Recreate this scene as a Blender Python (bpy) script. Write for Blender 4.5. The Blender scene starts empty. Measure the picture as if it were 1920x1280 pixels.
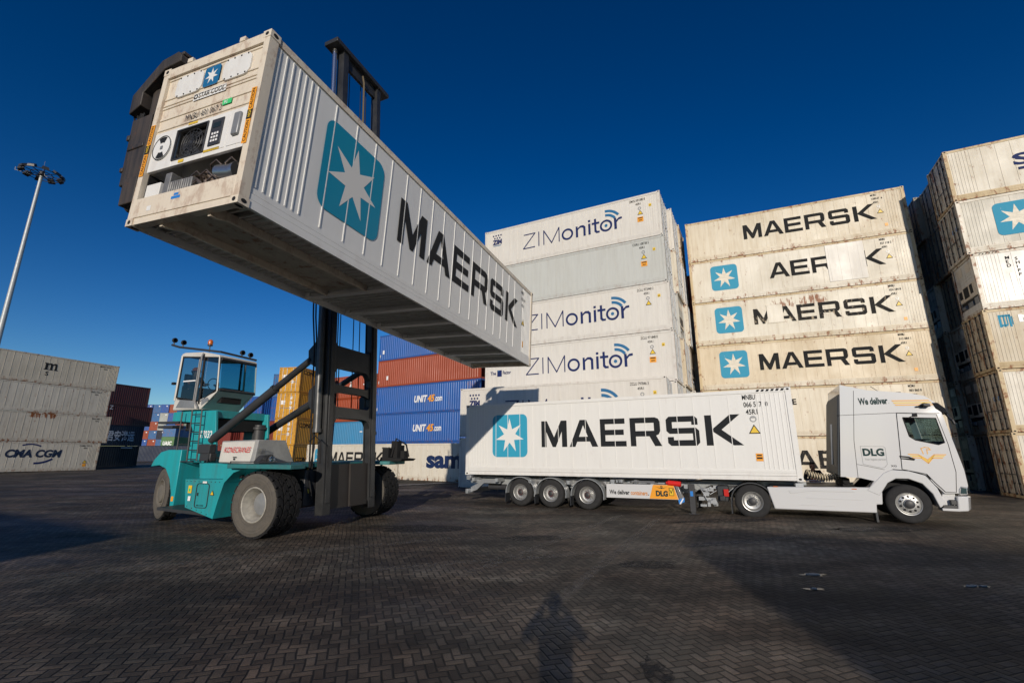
import bpy, bmesh, math, random
from mathutils import Matrix, Vector
from mathutils.geometry import tessellate_polygon
R = math.radians
PI = math.pi
random.seed(7)
S = bpy.context.scene
COL = S.collection

# ---------------------------------------------------------------- camera, sky, sun, exposure
cam = bpy.data.objects.new('camera', bpy.data.cameras.new('camera'))
COL.objects.link(cam)
cam.location = (0, 0, 2.13)
cam.rotation_euler = (PI / 2 + 0.232, 0, 0)
cam.data.sensor_width = 36
cam.data.lens = 859 / 1920 * 36
cam.data.clip_start = 0.02
cam.data.clip_end = 5000
S.camera = cam

SUN_DIR = Vector((75, 943, -261)).normalized()      # the way the light travels
SUN_EL = math.asin(-SUN_DIR.z)
world = bpy.data.worlds.new('World')
S.world = world
world.use_nodes = True
wt = world.node_tree
wt.nodes.clear()
wo = wt.nodes.new('ShaderNodeOutputWorld')
wb = wt.nodes.new('ShaderNodeBackground')
sky = wt.nodes.new('ShaderNodeTexSky')
sky.sky_type = 'NISHITA'
sky.sun_disc = False
sky.sun_elevation = SUN_EL
sky.sun_rotation = math.atan2(-SUN_DIR.x, -SUN_DIR.y)
sky.altitude = 0
sky.air_density = 0.9
sky.dust_density = 0.1
sky.ozone_density = 3.0
hs = wt.nodes.new('ShaderNodeHueSaturation')
hs.inputs['Saturation'].default_value = 1.2
hs.inputs['Value'].default_value = 1.0
hs.inputs['Hue'].default_value = 0.507
gm = wt.nodes.new('ShaderNodeGamma')
gm.inputs['Gamma'].default_value = 1.33
wt.links.new(sky.outputs[0], gm.inputs['Color'])
wt.links.new(gm.outputs[0], hs.inputs['Color'])
wt.links.new(hs.outputs[0], wb.inputs['Color'])
wb.inputs['Strength'].default_value = 0.050
wt.links.new(wb.outputs[0], wo.inputs['Surface'])

sd = bpy.data.lights.new('sun', 'SUN')
sd.energy = 3.55
sd.angle = R(0.53)
sd.color = (1.0, 0.90, 0.77)
so = bpy.data.objects.new('sun', sd)
COL.objects.link(so)
so.rotation_euler = SUN_DIR.to_track_quat('-Z', 'Y').to_euler()
so.location = (0, -30, 40)
S.view_settings.view_transform = 'Standard'
S.view_settings.look = 'None'
S.view_settings.exposure = 0.0
S.view_settings.gamma = 1.0

# ---------------------------------------------------------------- mesh helpers
class MB:
    def __init__(s):
        s.v = []; s.f = []; s.m = []
    def add(s, vs, fs, m=0):
        o = len(s.v)
        s.v += [tuple(p) for p in vs]
        for f in fs:
            s.f.append([i + o for i in f]); s.m.append(m)
    def box(s, x0, x1, y0, y1, z0, z1, m=0):
        s.add([(x0,y0,z0),(x1,y0,z0),(x1,y1,z0),(x0,y1,z0),(x0,y0,z1),(x1,y0,z1),(x1,y1,z1),(x0,y1,z1)],
              [(0,3,2,1),(4,5,6,7),(0,1,5,4),(1,2,6,5),(2,3,7,6),(3,0,4,7)], m)
    def prism(s, poly, axis, a, b, m=0):
        n = len(poly)
        def P(p, t):
            if axis == 'y': return (p[0], t, p[1])
            if axis == 'x': return (t, p[0], p[1])
            return (p[0], p[1], t)
        vs = [P(p, a) for p in poly] + [P(p, b) for p in poly]
        fs = [tuple(range(n)), tuple(range(2*n-1, n-1, -1))]
        fs += [(i, i+n, (i+1) % n + n, (i+1) % n) for i in range(n)]
        s.add(vs, fs, m)
    def loft(s, rings, m=0, caps=True, closed=True):
        n = len(rings[0]); vs = [p for r in rings for p in r]; fs = []
        for k in range(len(rings)-1):
            for i in range(n if closed else n-1):
                j = (i+1) % n
                fs.append((k*n+i, k*n+j, (k+1)*n+j, (k+1)*n+i))
        if caps:
            fs.append(tuple(range(n-1, -1, -1))); fs.append(tuple(range((len(rings)-1)*n, len(rings)*n)))
        s.add(vs, fs, m)
    def cyl(s, p0, p1, r0, r1=None, n=16, m=0):
        r1 = r0 if r1 is None else r1
        s.tube([p0, p1], [r0, r1], n, m)
    def tube(s, pts, r, n=8, m=0):
        pts = [Vector(p) for p in pts]
        rr = r if isinstance(r, (list, tuple)) else [r]*len(pts)
        rings = []; u = None
        for i, p in enumerate(pts):
            d = (pts[min(i+1, len(pts)-1)] - pts[max(i-1, 0)]).normalized()
            if u is None:
                u = d.orthogonal().normalized()
            else:
                u = (u - d * u.dot(d)).normalized()
            w = d.cross(u)
            rings.append([p + (u*math.cos(2*PI*k/n) + w*math.sin(2*PI*k/n)) * rr[i] for k in range(n)])
        s.loft(rings, m)
    def lathe(s, prof, c=(0,0,0), axis='y', n=32, m=0, caps=False):
        rings = []
        for r, h in prof:
            ring = []
            for k in range(n):
                a = 2*PI*k/n; x, z = r*math.cos(a), r*math.sin(a)
                if axis == 'y': q = (c[0]+x, c[1]+h, c[2]+z)
                elif axis == 'x': q = (c[0]+h, c[1]+x, c[2]+z)
                else: q = (c[0]+x, c[1]+z, c[2]+h)
                ring.append(q)
            rings.append(ring)
        s.loft(rings, m, caps)
    def fill(s, loops, mat, m=0):
        """flat shape with holes; loops of 2-D points laid through matrix mat"""
        pl = [[Vector((p[0], p[1], 0)) for p in l] for l in loops]
        flat = [p for l in pl for p in l]
        tr = tessellate_polygon(pl)
        vs = [mat @ p for p in flat]
        nrm = (mat.to_3x3() @ Vector((0,0,1)))
        fs = []
        for t in tr:
            a, b, c = [vs[i] for i in t]
            fs.append(tuple(t) if (b-a).cross(c-a).dot(nrm) > 0 else tuple(reversed(t)))
        s.add(vs, fs, m)
    def addm(s, vs, fs, mat, m=0):
        s.add([mat @ Vector(p) for p in vs], fs, m)
    def build(s, name, mats, parent=None, smooth=True, bevel=0, loc=None, rot=None):
        me = bpy.data.meshes.new(name)
        me.from_pydata(s.v, [], s.f)
        mats = mats if isinstance(mats, (list, tuple)) else [mats]
        for q in mats: me.materials.append(q)
        me.polygons.foreach_set('material_index', s.m)
        bm = bmesh.new(); bm.from_mesh(me)
        if not getattr(s, 'keep', False):
            bmesh.ops.recalc_face_normals(bm, faces=bm.faces)
        bm.to_mesh(me); bm.free()
        me.update()
        if smooth:
            me.shade_smooth(); me.set_sharp_from_angle(angle=R(32))
        return link(name, me, parent, bevel, loc, rot)

def link(name, me, parent=None, bevel=0, loc=None, rot=None, mats=None):
    o = bpy.data.objects.new(name, me)
    COL.objects.link(o)
    if parent: o.parent = parent
    if loc is not None: o.location = loc
    if rot is not None: o.rotation_euler = rot
    if bevel:
        b = o.modifiers.new('bevel', 'BEVEL'); b.width = bevel; b.segments = 2; b.limit_method = 'ANGLE'; b.angle_limit = R(40)
        b.harden_normals = False
    if mats:
        for i, q in enumerate(mats):
            if i < len(o.material_slots):
                o.material_slots[i].link = 'OBJECT'; o.material_slots[i].material = q
    return o

def tag(o, label, cat, group=None, kind=None):
    o['label'] = label; o['category'] = cat
    if group: o['group'] = group
    if kind: o['kind'] = kind
    return o
def thing(name, label, cat, loc=(0,0,0), rz=0, group=None, ry=0, rx=0):
    o = bpy.data.objects.new(name, None); COL.objects.link(o)
    o.empty_display_size = 0.3
    o.location = loc
    if ry or rx:
        o.rotation_euler = (Matrix.Rotation(rz,3,'Z') @ Matrix.Rotation(ry,3,'Y') @ Matrix.Rotation(rx,3,'X')).to_euler()
    else:
        o.rotation_euler = (0,0,rz)
    return tag(o, label, cat, group)
def part(name, parent):
    o = bpy.data.objects.new(name, None); COL.objects.link(o); o.parent = parent; o.empty_display_size = 0.2
    return o
def dup(o, parent=None, loc=None, rot=None):
    c = o.copy(); COL.objects.link(c)
    if parent is not None: c.parent = parent
    if loc is not None: c.location = loc
    if rot is not None: c.rotation_euler = rot
    for ch in list(o.children): dup(ch, c)
    return c

# ---------------------------------------------------------------- materials
def newmat(name):
    m = bpy.data.materials.new(name); m.use_nodes = True
    t = m.node_tree
    return m, t, t.nodes['Principled BSDF'], t.nodes, t.links
def plain(name, rgb, rough=0.5, metal=0.0, emit=0, spec=None, coat=0, bump=0, var=0.0, vscale=3.0):
    m, t, b, N, L = newmat(name)
    b.inputs['Base Color'].default_value = (*rgb, 1)
    b.inputs['Roughness'].default_value = rough
    b.inputs['Metallic'].default_value = metal
    if spec is not None: b.inputs['Specular IOR Level'].default_value = spec
    if coat:
        b.inputs['Coat Weight'].default_value = coat; b.inputs['Coat Roughness'].default_value = 0.08
    if emit:
        b.inputs['Emission Color'].default_value = (*rgb, 1); b.inputs['Emission Strength'].default_value = emit
    if var or bump:
        tc = N.new('ShaderNodeTexCoord'); n = N.new('ShaderNodeTexNoise')
        n.inputs['Scale'].default_value = vscale; n.inputs['Detail'].default_value = 6; n.inputs['Roughness'].default_value = .65
        L.new(tc.outputs['Object'], n.inputs['Vector'])
        if var:
            mx = N.new('ShaderNodeMix'); mx.data_type = 'RGBA'
            rp = N.new('ShaderNodeMapRange'); rp.inputs[1].default_value = .35; rp.inputs[2].default_value = .68
            L.new(n.outputs[0], rp.inputs[0]); L.new(rp.outputs[0], mx.inputs[0])
            mx.inputs[6].default_value = (*rgb, 1)
            mx.inputs[7].default_value = (*[c*(1-var) + .05*var for c in rgb], 1)
            L.new(mx.outputs[2], b.inputs['Base Color'])
            r2 = N.new('ShaderNodeMapRange'); r2.inputs[3].default_value = rough*.8; r2.inputs[4].default_value = min(1, rough*1.35)
            L.new(n.outputs[0], r2.inputs[0]); L.new(r2.outputs[0], b.inputs['Roughness'])
        if bump:
            bp = N.new('ShaderNodeBump'); bp.inputs['Strength'].default_value = bump; bp.inputs['Distance'].default_value = .02
            L.new(n.outputs[0], bp.inputs['Height']); L.new(bp.outputs[0], b.inputs['Normal'])
    return m
def glass(name, tint=(.55,.75,.8), rough=0.02, mixf=.5):
    m, t, b, N, L = newmat(name)
    N.remove(b)
    g = N.new('ShaderNodeBsdfGlossy'); g.inputs['Roughness'].default_value = rough; g.inputs['Color'].default_value = (.9,.95,1,1)
    tr = N.new('ShaderNodeBsdfTransparent'); tr.inputs['Color'].default_value = (*tint, 1)
    fr = N.new('ShaderNodeLayerWeight'); fr.inputs['Blend'].default_value = .5
    pw_ = N.new('ShaderNodeMath'); pw_.operation = 'POWER'; pw_.inputs[1].default_value = 4
    mp = N.new('ShaderNodeMapRange'); mp.inputs[3].default_value = mixf*.08; mp.inputs[4].default_value = .9
    ms = N.new('ShaderNodeMixShader')
    L.new(fr.outputs['Facing'], pw_.inputs[0]); L.new(pw_.outputs[0], mp.inputs[0]); L.new(mp.outputs[0], ms.inputs[0])
    L.new(tr.outputs[0], ms.inputs[1]); L.new(g.outputs[0], ms.inputs[2])
    L.new(ms.outputs[0], N['Material Output'].inputs['Surface'])
    return m
def paint(name, rgb, dirt=.45, rust=.3, rough=.5, dcol=(.16,.12,.075), rcol=(.23,.08,.022), dent=.16, box=None, rails=True):
    """weathered container paint: rain streaks, grime patches, rust that gathers on the rails; box = (u0,u1,z0,z1) heavy rust patch"""
    m, t, b, N, L = newmat(name)
    tc = N.new('ShaderNodeTexCoord'); oi = N.new('ShaderNodeObjectInfo')
    ml = N.new('ShaderNodeMath'); ml.operation = 'MULTIPLY'; ml.inputs[1].default_value = 41
    L.new(oi.outputs['Random'], ml.inputs[0])
    va = N.new('ShaderNodeVectorMath'); va.operation = 'ADD'
    L.new(tc.outputs['Object'], va.inputs[0]); L.new(ml.outputs[0], va.inputs[1])
    def noise(scale, detail, rough, vec, sc3=None):
        n = N.new('ShaderNodeTexNoise'); n.inputs['Scale'].default_value = scale; n.inputs['Detail'].default_value = detail
        n.inputs['Roughness'].default_value = rough
        if sc3:
            mp = N.new('ShaderNodeMapping'); mp.inputs['Scale'].default_value = sc3
            L.new(vec, mp.inputs['Vector']); L.new(mp.outputs[0], n.inputs['Vector'])
        else: L.new(vec, n.inputs['Vector'])
        return n.outputs[0]
    def mr(x, a, c, lo=0.0, hi=1.0):
        n = N.new('ShaderNodeMapRange'); n.inputs[1].default_value = a; n.inputs[2].default_value = c
        n.inputs[3].default_value = lo; n.inputs[4].default_value = hi; L.new(x, n.inputs[0]); return n.outputs[0]
    def mth(op, a, c):
        n = N.new('ShaderNodeMath'); n.operation = op
        for i, q in enumerate((a, c)):
            if isinstance(q, (int, float)): n.inputs[i].default_value = q
            else: L.new(q, n.inputs[i])
        return n.outputs[0]
    def mix(f, a, c):
        n = N.new('ShaderNodeMix'); n.data_type = 'RGBA'
        L.new(f, n.inputs[0])
        for i, q in ((6, a), (7, c)):
            if isinstance(q, tuple): n.inputs[i].default_value = (*q, 1)
            else: L.new(q, n.inputs[i])
        return n.outputs[2]
    V = va.outputs[0]
    big = noise(.45, 5, .6, V)
    strk = noise(1.0, 6, .7, V, (5.0, 5.0, .38))
    fine = noise(2.6, 9, .72, V, (1.6, 1.6, .9))
    sx = N.new('ShaderNodeSeparateXYZ'); L.new(tc.outputs['Object'], sx.inputs[0])
    zlo = mr(sx.outputs[2], .42, .05); zhi = mr(sx.outputs[2], 2.6, 2.9)
    xlo = mr(sx.outputs[0], .35, .0); xhi = mr(sx.outputs[0], 11.85, 12.2)
    edge = mth('MAXIMUM', mth('MAXIMUM', zlo, zhi), mth('MAXIMUM', xlo, xhi))
    if not rails: edge = mth('MULTIPLY', zlo, .6)
    d1 = mth('ADD', mth('MULTIPLY', mr(strk, .43, .64), .7), mth('MULTIPLY', mr(big, .42, .7), .55))
    d1 = mth('ADD', d1, mth('MULTIPLY', edge, .28))
    dl = mth('MINIMUM', mth('MULTIPLY', d1, dirt), .85)
    c = mix(dl, rgb, tuple(.45*q + .55*e for q, e in zip(rgb, dcol)))
    rm = mth('ADD', fine, mth('MULTIPLY', edge, .11))
    rm = mth('ADD', rm, mth('MULTIPLY', mr(strk, .4, .75), .06))
    if box:
        def bx(o, a, c2, w):
            return mth('MULTIPLY', mr(o, a-w, a+w), mr(o, c2+w, c2-w))
        bm_ = mth('MULTIPLY', bx(sx.outputs[0], box[0], box[1], .25), bx(sx.outputs[2], box[2], box[3], .12))
        rm = mth('ADD', rm, mth('MULTIPLY', bm_, mr(strk, .40, .60, .02, .32)))
    rf = mth('MULTIPLY', mr(rm, .625, .72), min(1, rust*1.6))
    c = mix(rf, c, rcol)
    L.new(c, b.inputs['Base Color'])
    L.new(mr(big, .3, .7, rough*.8, min(1, rough*1.3)), b.inputs['Roughness'])
    if dent:
        bp = N.new('ShaderNodeBump'); bp.inputs['Strength'].default_value = dent; bp.inputs['Distance'].default_value = .05
        L.new(noise(1.1, 2, .5, V), bp.inputs['Height']); L.new(bp.outputs[0], b.inputs['Normal'])
    return m
def worn(name, rgb, under, amt=.5):
    """lettering whose paint has flaked: lets the panel colour through"""
    m, t, b, N, L = newmat(name)
    tc = N.new('ShaderNodeTexCoord'); mp = N.new('ShaderNodeMapping'); mp.inputs['Scale'].default_value = (1.6, 1.6, .8)
    n = N.new('ShaderNodeTexNoise'); n.inputs['Scale'].default_value = 2.2; n.inputs['Detail'].default_value = 10; n.inputs['Roughness'].default_value = .75
    L.new(tc.outputs['Object'], mp.inputs[0]); L.new(mp.outputs[0], n.inputs['Vector'])
    r = N.new('ShaderNodeMapRange'); r.inputs[1].default_value = .72-.24*amt; r.inputs[2].default_value = .78-.2*amt
    L.new(n.outputs[0], r.inputs[0])
    r2 = N.new('ShaderNodeMapRange'); r2.inputs[1].default_value = .3; r2.inputs[2].default_value = .7; r2.inputs[4].default_value = .06*amt
    L.new(n.outputs[0], r2.inputs[0])
    mx = N.new('ShaderNodeMath'); mx.operation = 'MAXIMUM'; L.new(r.outputs[0], mx.inputs[0]); L.new(r2.outputs[0], mx.inputs[1])
    x = N.new('ShaderNodeMix'); x.data_type = 'RGBA'; L.new(mx.outputs[0], x.inputs[0])
    x.inputs[6].default_value = (*rgb, 1); x.inputs[7].default_value = (*under, 1)
    L.new(x.outputs[2], b.inputs['Base Color']); b.inputs['Roughness'].default_value = .85; b.inputs['Specular IOR Level'].default_value = .2
    return m

CREAM = (.70,.62,.46); WHITE = (.74,.74,.72)
MT = {}
MT['white_new'] = paint('container_white_paint', (.74,.735,.71), dirt=.10, rust=.05, rough=.38, dent=.07)
MT['white_used'] = paint('container_white_used_paint', (.70,.68,.63), dirt=.30, rust=.15, rough=.42, dent=.08)
MT['zim_white'] = paint('container_warm_white_paint', (.68,.65,.595), dirt=.26, rust=.12, rough=.45, dent=.06)
MT['zim_grey'] = paint('container_pale_grey_paint', (.52,.53,.50), dirt=.25, rust=.12, rough=.45, dent=.05)
MT['cream_a'] = paint('container_cream_paint', (.655,.59,.465), dirt=.62, rust=.7, rough=.5, dcol=(.34,.22,.08))
MT['cream_b'] = paint('container_ivory_paint', (.68,.635,.54), dirt=.5, rust=.65, rough=.5, dcol=(.32,.24,.12))
MT['cream_c'] = paint('container_rusty_ivory_paint', (.68,.635,.53), dirt=.45, rust=1.0, rough=.5, dcol=(.30,.20,.10), box=(4.7,7.6,2.05,2.62))
MT['cream_d'] = paint('container_yellowed_paint', (.66,.565,.41), dirt=.58, rust=.7, rough=.5, dcol=(.34,.21,.08))
MT['grey_old'] = paint('container_grey_white_paint', (.58,.53,.43), dirt=.62, rust=.5, rough=.5, dcol=(.14,.13,.10))
MT['grey_oldb'] = paint('container_dull_white_paint', (.60,.565,.48), dirt=.55, rust=.5, rough=.5, dcol=(.14,.13,.10))
MT['grey_rust'] = paint('container_dull_rusty_paint', (.58,.545,.46), dirt=.55, rust=.9, rough=.5, dcol=(.16,.13,.09), box=(5.0,7.2,2.35,2.9))
MT['cream_rail'] = paint('stained_cream_paint', (.60,.48,.29), dirt=.6, rust=.9, rough=.55, dcol=(.26,.16,.06))
MT['shade_old'] = paint('shade_dark_grimy_paint', (.36,.33,.26), dirt=.7, rust=.7, rough=.6, dcol=(.10,.08,.05))  # base colour darkened to carry the shade of the rear rows, plus grime
MT['end_white'] = paint('container_end_cream_paint', (.72,.64,.52), dirt=.22, rust=.22, rough=.45, dent=.05)
MT['blue'] = paint('container_blue_paint', (.008,.095,.37), dirt=.35, rust=.25, rough=.42, dcol=(.10,.11,.14))
MT['midblue'] = paint('container_mid_blue_paint', (.02,.14,.36), dirt=.45, rust=.3, rough=.45, dcol=(.1,.11,.13))
MT['sky_blue'] = paint('container_light_blue_paint', (.035,.24,.48), dirt=.3, rust=.2, rough=.42)
MT['orange_red'] = paint('container_rust_red_paint', (.33,.058,.02), dirt=.35, rust=.2, rough=.45, dcol=(.10,.05,.04))
MT['red'] = paint('container_dark_red_paint', (.20,.03,.022), dirt=.45, rust=.2, rough=.5, dcol=(.06,.04,.035))
MT['yellow'] = paint('container_yellow_paint', (.62,.31,.022), dirt=.35, rust=.3, rough=.45, dcol=(.2,.12,.05))
MT['maroon'] = paint('container_maroon_paint', (.085,.016,.018), dirt=.4, rust=.2, rough=.5)
MT['navy'] = paint('container_navy_paint', (.006,.014,.04), dirt=.35, rust=.1, rough=.5, dcol=(.02,.025,.03))
MT['black_blue'] = paint('container_blue_black_paint', (.004,.006,.012), dirt=.3, rust=.1, rough=.5, dcol=(.02,.02,.02))
MT['green'] = paint('container_green_paint', (.05,.19,.05), dirt=.3, rust=.15, rough=.45)
MT['greygreen'] = paint('container_grey_green_paint', (.17,.24,.2), dirt=.4, rust=.2, rough=.5)
MT['pale'] = paint('container_pale_paint', (.42,.46,.44), dirt=.4, rust=.2, rough=.5)
BLACK = plain('black_lettering', (.014,.016,.019), .8, spec=.25)
WORN_A = worn('worn_black_lettering', (.013,.014,.016), (.62,.55,.40), .35)
WORN_B = worn('flaking_black_lettering', (.013,.014,.016), (.60,.5,.36), .7)
LOGO = plain('logo_blue', (.035,.33,.50), .4)
LOGO_W = worn('worn_logo_blue', (.05,.30,.46), (.55,.55,.48), .45)
STARW = plain('logo_white', (.74,.74,.72), .4)
STARC = plain('logo_cream', (.72,.66,.54), .5, var=.25, vscale=6)
NAVY = plain('navy_lettering', (.006,.018,.10), .7, spec=.3)
TEALB = plain('teal_blue_mark', (.012,.13,.29), .45)
ORANGE = plain('orange_sticker', (.80,.33,.02), .45)
YELLOW = plain('yellow_sticker', (.75,.50,.03), .45)
GREENS = plain('green_sticker', (.05,.55,.18), .45)
BLUES = plain('blue_sticker', (.02,.2,.6), .45)
REDM = plain('red_lettering', (.62,.03,.02), .4)
DGREEN = plain('dark_green_lettering', (.006,.035,.035), .7, spec=.3)
WLET = plain('white_lettering', (.8,.8,.8), .45)
DARK = plain('dark_recess', (.006,.006,.007), .8)
DGREY = plain('dark_grey_metal', (.035,.036,.04), .45, var=.3)
GREYM = plain('grey_metal', (.28,.29,.30), .4, .3, var=.3)
STEEL = plain('steel', (.5,.5,.5), .3, .9)
GALV = plain('galvanised_steel', (.42,.44,.46), .42, .55, var=.25, vscale=8)
RUBBER = plain('tyre_rubber', (.010,.010,.011), .9, bump=.25, var=.25, vscale=9, spec=.25)
RUBBERD = plain('dusty_rubber', (.105,.092,.075), .9, bump=.3, var=.45, vscale=7)
MASTM = plain('mast_black_paint', (.021,.022,.024), .38, var=.55, vscale=2.5, bump=.05)
MASTG = plain('mast_worn_steel', (.10,.10,.098), .36, .35, var=.5, vscale=4)
RUSTY = paint('spreader_rusty_steel', (.020,.019,.019), dirt=.8, rust=.8, rough=.6, dcol=(.14,.10,.075), rcol=(.13,.05,.022), rails=False)
TEAL = paint('teal_paint', (.014,.33,.365), dirt=.62, rust=.12, rough=.38, dcol=(.06,.075,.065), dent=.05, rails=False)
TEALD = plain('teal_deck_paint', (.02,.19,.20), .6, var=.5, vscale=3)
CABW = plain('cab_off_white', (.62,.60,.55), .4, var=.15, vscale=2)
HOODG = plain('hood_grey', (.36,.36,.35), .5, var=.35, vscale=3)
TWHITE = plain('truck_white_paint', (.60,.605,.61), .25, coat=.7)
TWHITE2 = plain('truck_white_panel', (.56,.565,.57), .3, coat=.3)
PLAST = plain('dark_plastic', (.022,.025,.03), .5)
CHROME = plain('polished_aluminium', (.72,.72,.72), .22, .95)
RIMS = plain('silver_rim', (.50,.50,.49), .35, .7, var=.2, vscale=10)
GLS = glass('dark_glass', (.34,.44,.46), .02, 1.2)
GLT = glass('tinted_teal_glass', (.28,.54,.58), .02, .9)
LAMPG = glass('lamp_glass', (.9,.9,.9), .05, 1)
AMBER = plain('amber_lens', (.55,.12,.01), .25)
REDL = plain('red_lens', (.5,.02,.015), .3)
GALP = plain('pole_grey_paint', (.42,.44,.45), .45, .2, var=.15)
SKIN = plain('skin', (.36,.19,.12), .55)
HAIR = plain('hair', (.012,.01,.009), .6)
CLOTHK = plain('black_cloth', (.010,.010,.012), .85)
CLOTHO = plain('orange_cloth', (.65,.13,.02), .8)
CLOTHB = plain('dark_cloth', (.03,.033,.045), .85)
# ---------------------------------------------------------------- lettering
GL = {
 'M': (1.07, [[(0,0),(0,1),(.24,1),(.535,.37),(.83,1),(1.07,1),(1.07,0),(.86,0),(.86,.58),(.60,0),(.47,0),(.21,.58),(.21,0)]]),
 'A': (1.12, [[(0,0),(.43,1),(.69,1),(1.12,0),(.89,0),(.81,.19),(.31,.19),(.23,0)], [(.385,.37),(.735,.37),(.56,.80)]]),
 'E': (.98, [[(0,0),(0,1),(.95,1),(.95,.81),(.21,.81),(.21,.6),(.9,.6),(.9,.41),(.21,.41),(.21,.19),(.98,.19),(.98,0)]]),
 'R': (1.10, [[(0,0),(0,1),(.9,1),(1.02,.95),(1.07,.84),(1.07,.52),(1.02,.41),(.92,.36),(1.1,0),(.86,0),(.69,.34),(.21,.34),(.21,0)], [(.21,.53),(.21,.81),(.86,.81),(.86,.53)]]),
 'S': (1.07, [[(1.04,.70),(1.04,.9),(.94,1),(.1,1),(0,.9),(0,.51),(.1,.41),(.86,.41),(.86,.19),(.23,.19),(.23,.30),(.03,.30),(.03,.1),(.13,0),(.97,0),(1.07,.1),(1.07,.5),(.97,.6),(.2,.6),(.2,.81),(.84,.81),(.84,.70)]]),
 'K': (1.12, [[(0,0),(0,1),(.21,1),(.21,.53),(.78,1),(1.09,1),(.5,.51),(1.12,0),(.82,0),(.21,.47),(.21,0)]]),
}
GAP = {'M': .10, 'A': .08, 'E': .14, 'R': .18, 'S': .20, 'K': 0}
_TX = {}
def text_mesh(s, bold=0.0, shear=0.0, space=1.0):
    k = (s, bold, shear, space)
    if k in _TX: return _TX[k]
    cu = bpy.data.curves.new('t', 'FONT'); cu.body = s; cu.size = 1.0; cu.offset = bold; cu.shear = shear; cu.space_character = space
    cu.resolution_u = 3
    o = bpy.data.objects.new('t', cu); COL.objects.link(o)
    dg = bpy.context.evaluated_depsgraph_get(); dg.update()
    me = bpy.data.meshes.new_from_object(o.evaluated_get(dg))
    vs = [tuple(v.co) for v in me.vertices]; fs = [tuple(p.vertices) for p in me.polygons]
    bpy.data.objects.remove(o); bpy.data.curves.remove(cu); bpy.data.meshes.remove(me)
    if vs:
        x0 = min(v[0] for v in vs); x1 = max(v[0] for v in vs)
        caps = max(v[1] for v in vs)
        vs = [(v[0]-x0, v[1], v[2]) for v in vs]
    else: x0 = x1 = 0; caps = 1
    _TX[k] = (vs, fs, x1-x0, caps)
    return _TX[k]
class Let(MB):
    """lettering on a plane: x along the plane, z up; out = how far it stands off the panel"""
    def __init__(s, frame=None, out=.0):
        super().__init__(); s.mats = []; s.keep = True
        s.fr = frame or Matrix(((1,0,0,0),(0,0,-1,0),(0,1,0,0),(0,0,0,1)))
        s.out = out
    def mi(s, m):
        if m not in s.mats: s.mats.append(m)
        return s.mats.index(m)
    def M(s, x, z, sx=1, sz=None, d=0, rot=0):
        sz = sx if sz is None else sz
        return s.fr @ Matrix.Translation((x, z, s.out + d)) @ Matrix.Rotation(rot,4,'Z') @ Matrix.Diagonal((sx, sz, 1, 1))
    def shape(s, loops, x, z, sx, m, sz=None, d=0, rot=0):
        s.fill(loops, s.M(x, z, sx, sz, d, rot), s.mi(m))
    def text(s, t, x, z, h, m, bold=0.012, shear=0.0, w=None, d=0, rot=0, space=1.0):
        vs, fs, wd, caps = text_mesh(t, bold, shear, space)
        k = h / .73
        kx = k if w is None else w / max(wd, 1e-4)
        s.addm(vs, fs, s.M(x, z, kx, k, d, rot), s.mi(m))
    def word(s, t, x, z, h, m, skip=(), d=0):
        for i, ch in enumerate(t):
            w, lp = GL[ch]
            if i not in skip: s.shape(lp, x, z, h, m, d=d)
            x += (w + GAP[ch]) * h
        return x
    def star(s, x, z, w, mb, ms, hgt=None, d=0):
        h = hgt or w; r = .14*w
        s.shape([rrect(w, h, r)], x, z, 1, mb, d=d)
        pts = []
        for k in range(14):
            a = PI/2 + k*PI/7; rad = .41*w if k % 2 == 0 else .165*w
            pts.append((w/2 + rad*math.cos(a), h/2 + rad*math.sin(a)*h/w))
        s.shape([pts], x, z, 1, ms, d=d+.003)
    def rect(s, x, z, w, h, m, d=0):
        s.shape([[(0,0),(w,0),(w,h),(0,h)]], x, z, 1, m, d=d)
    def tri(s, x, z, w, m=YELLOW, mk=BLACK, d=0):
        s.shape([[(0,0),(1,0),(.5,.87)]], x, z, w, mk, d=d)
        s.shape([[(.13,.08),(.87,.08),(.5,.72)]], x, z, w, m, d=d+.003)
    def ring(s, x, z, ro, ri, m, a0=0, a1=2*PI, n=40, d=0):
        if a1 - a0 > 6.2:
            s.shape([[(ro*math.cos(2*PI*k/n), ro*math.sin(2*PI*k/n)) for k in range(n)],
                     [(ri*math.cos(2*PI*k/n), ri*math.sin(2*PI*k/n)) for k in range(n)]] if ri > 0 else
                    [[(ro*math.cos(2*PI*k/n), ro*math.sin(2*PI*k/n)) for k in range(n)]], x, z, 1, m, d=d)
        else:
            o = [(ro*math.cos(a0+(a1-a0)*k/n), ro*math.sin(a0+(a1-a0)*k/n)) for k in range(n+1)]
            i = [(ri*math.cos(a0+(a1-a0)*k/n), ri*math.sin(a0+(a1-a0)*k/n)) for k in range(n, -1, -1)]
            s.shape([o+i], x, z, 1, m, d=d)
    def line(s, pts, w, m, d=0):
        for a, b in zip(pts[:-1], pts[1:]):
            dx, dz = b[0]-a[0], b[1]-a[1]; l = math.hypot(dx, dz) or 1
            nx, nz = -dz/l*w/2, dx/l*w/2; ex, ez = dx/l*w*.3, dz/l*w*.3
            s.shape([[(a[0]+nx-ex,a[1]+nz-ez),(a[0]-nx-ex,a[1]-nz-ez),(b[0]-nx+ex,b[1]-nz+ez),(b[0]+nx+ex,b[1]+nz+ez)]], 0, 0, 1, m, d=d)
    def done(s, parent, name='lettering'):
        if s.f: return s.build(name, s.mats, parent, smooth=False)
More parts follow.
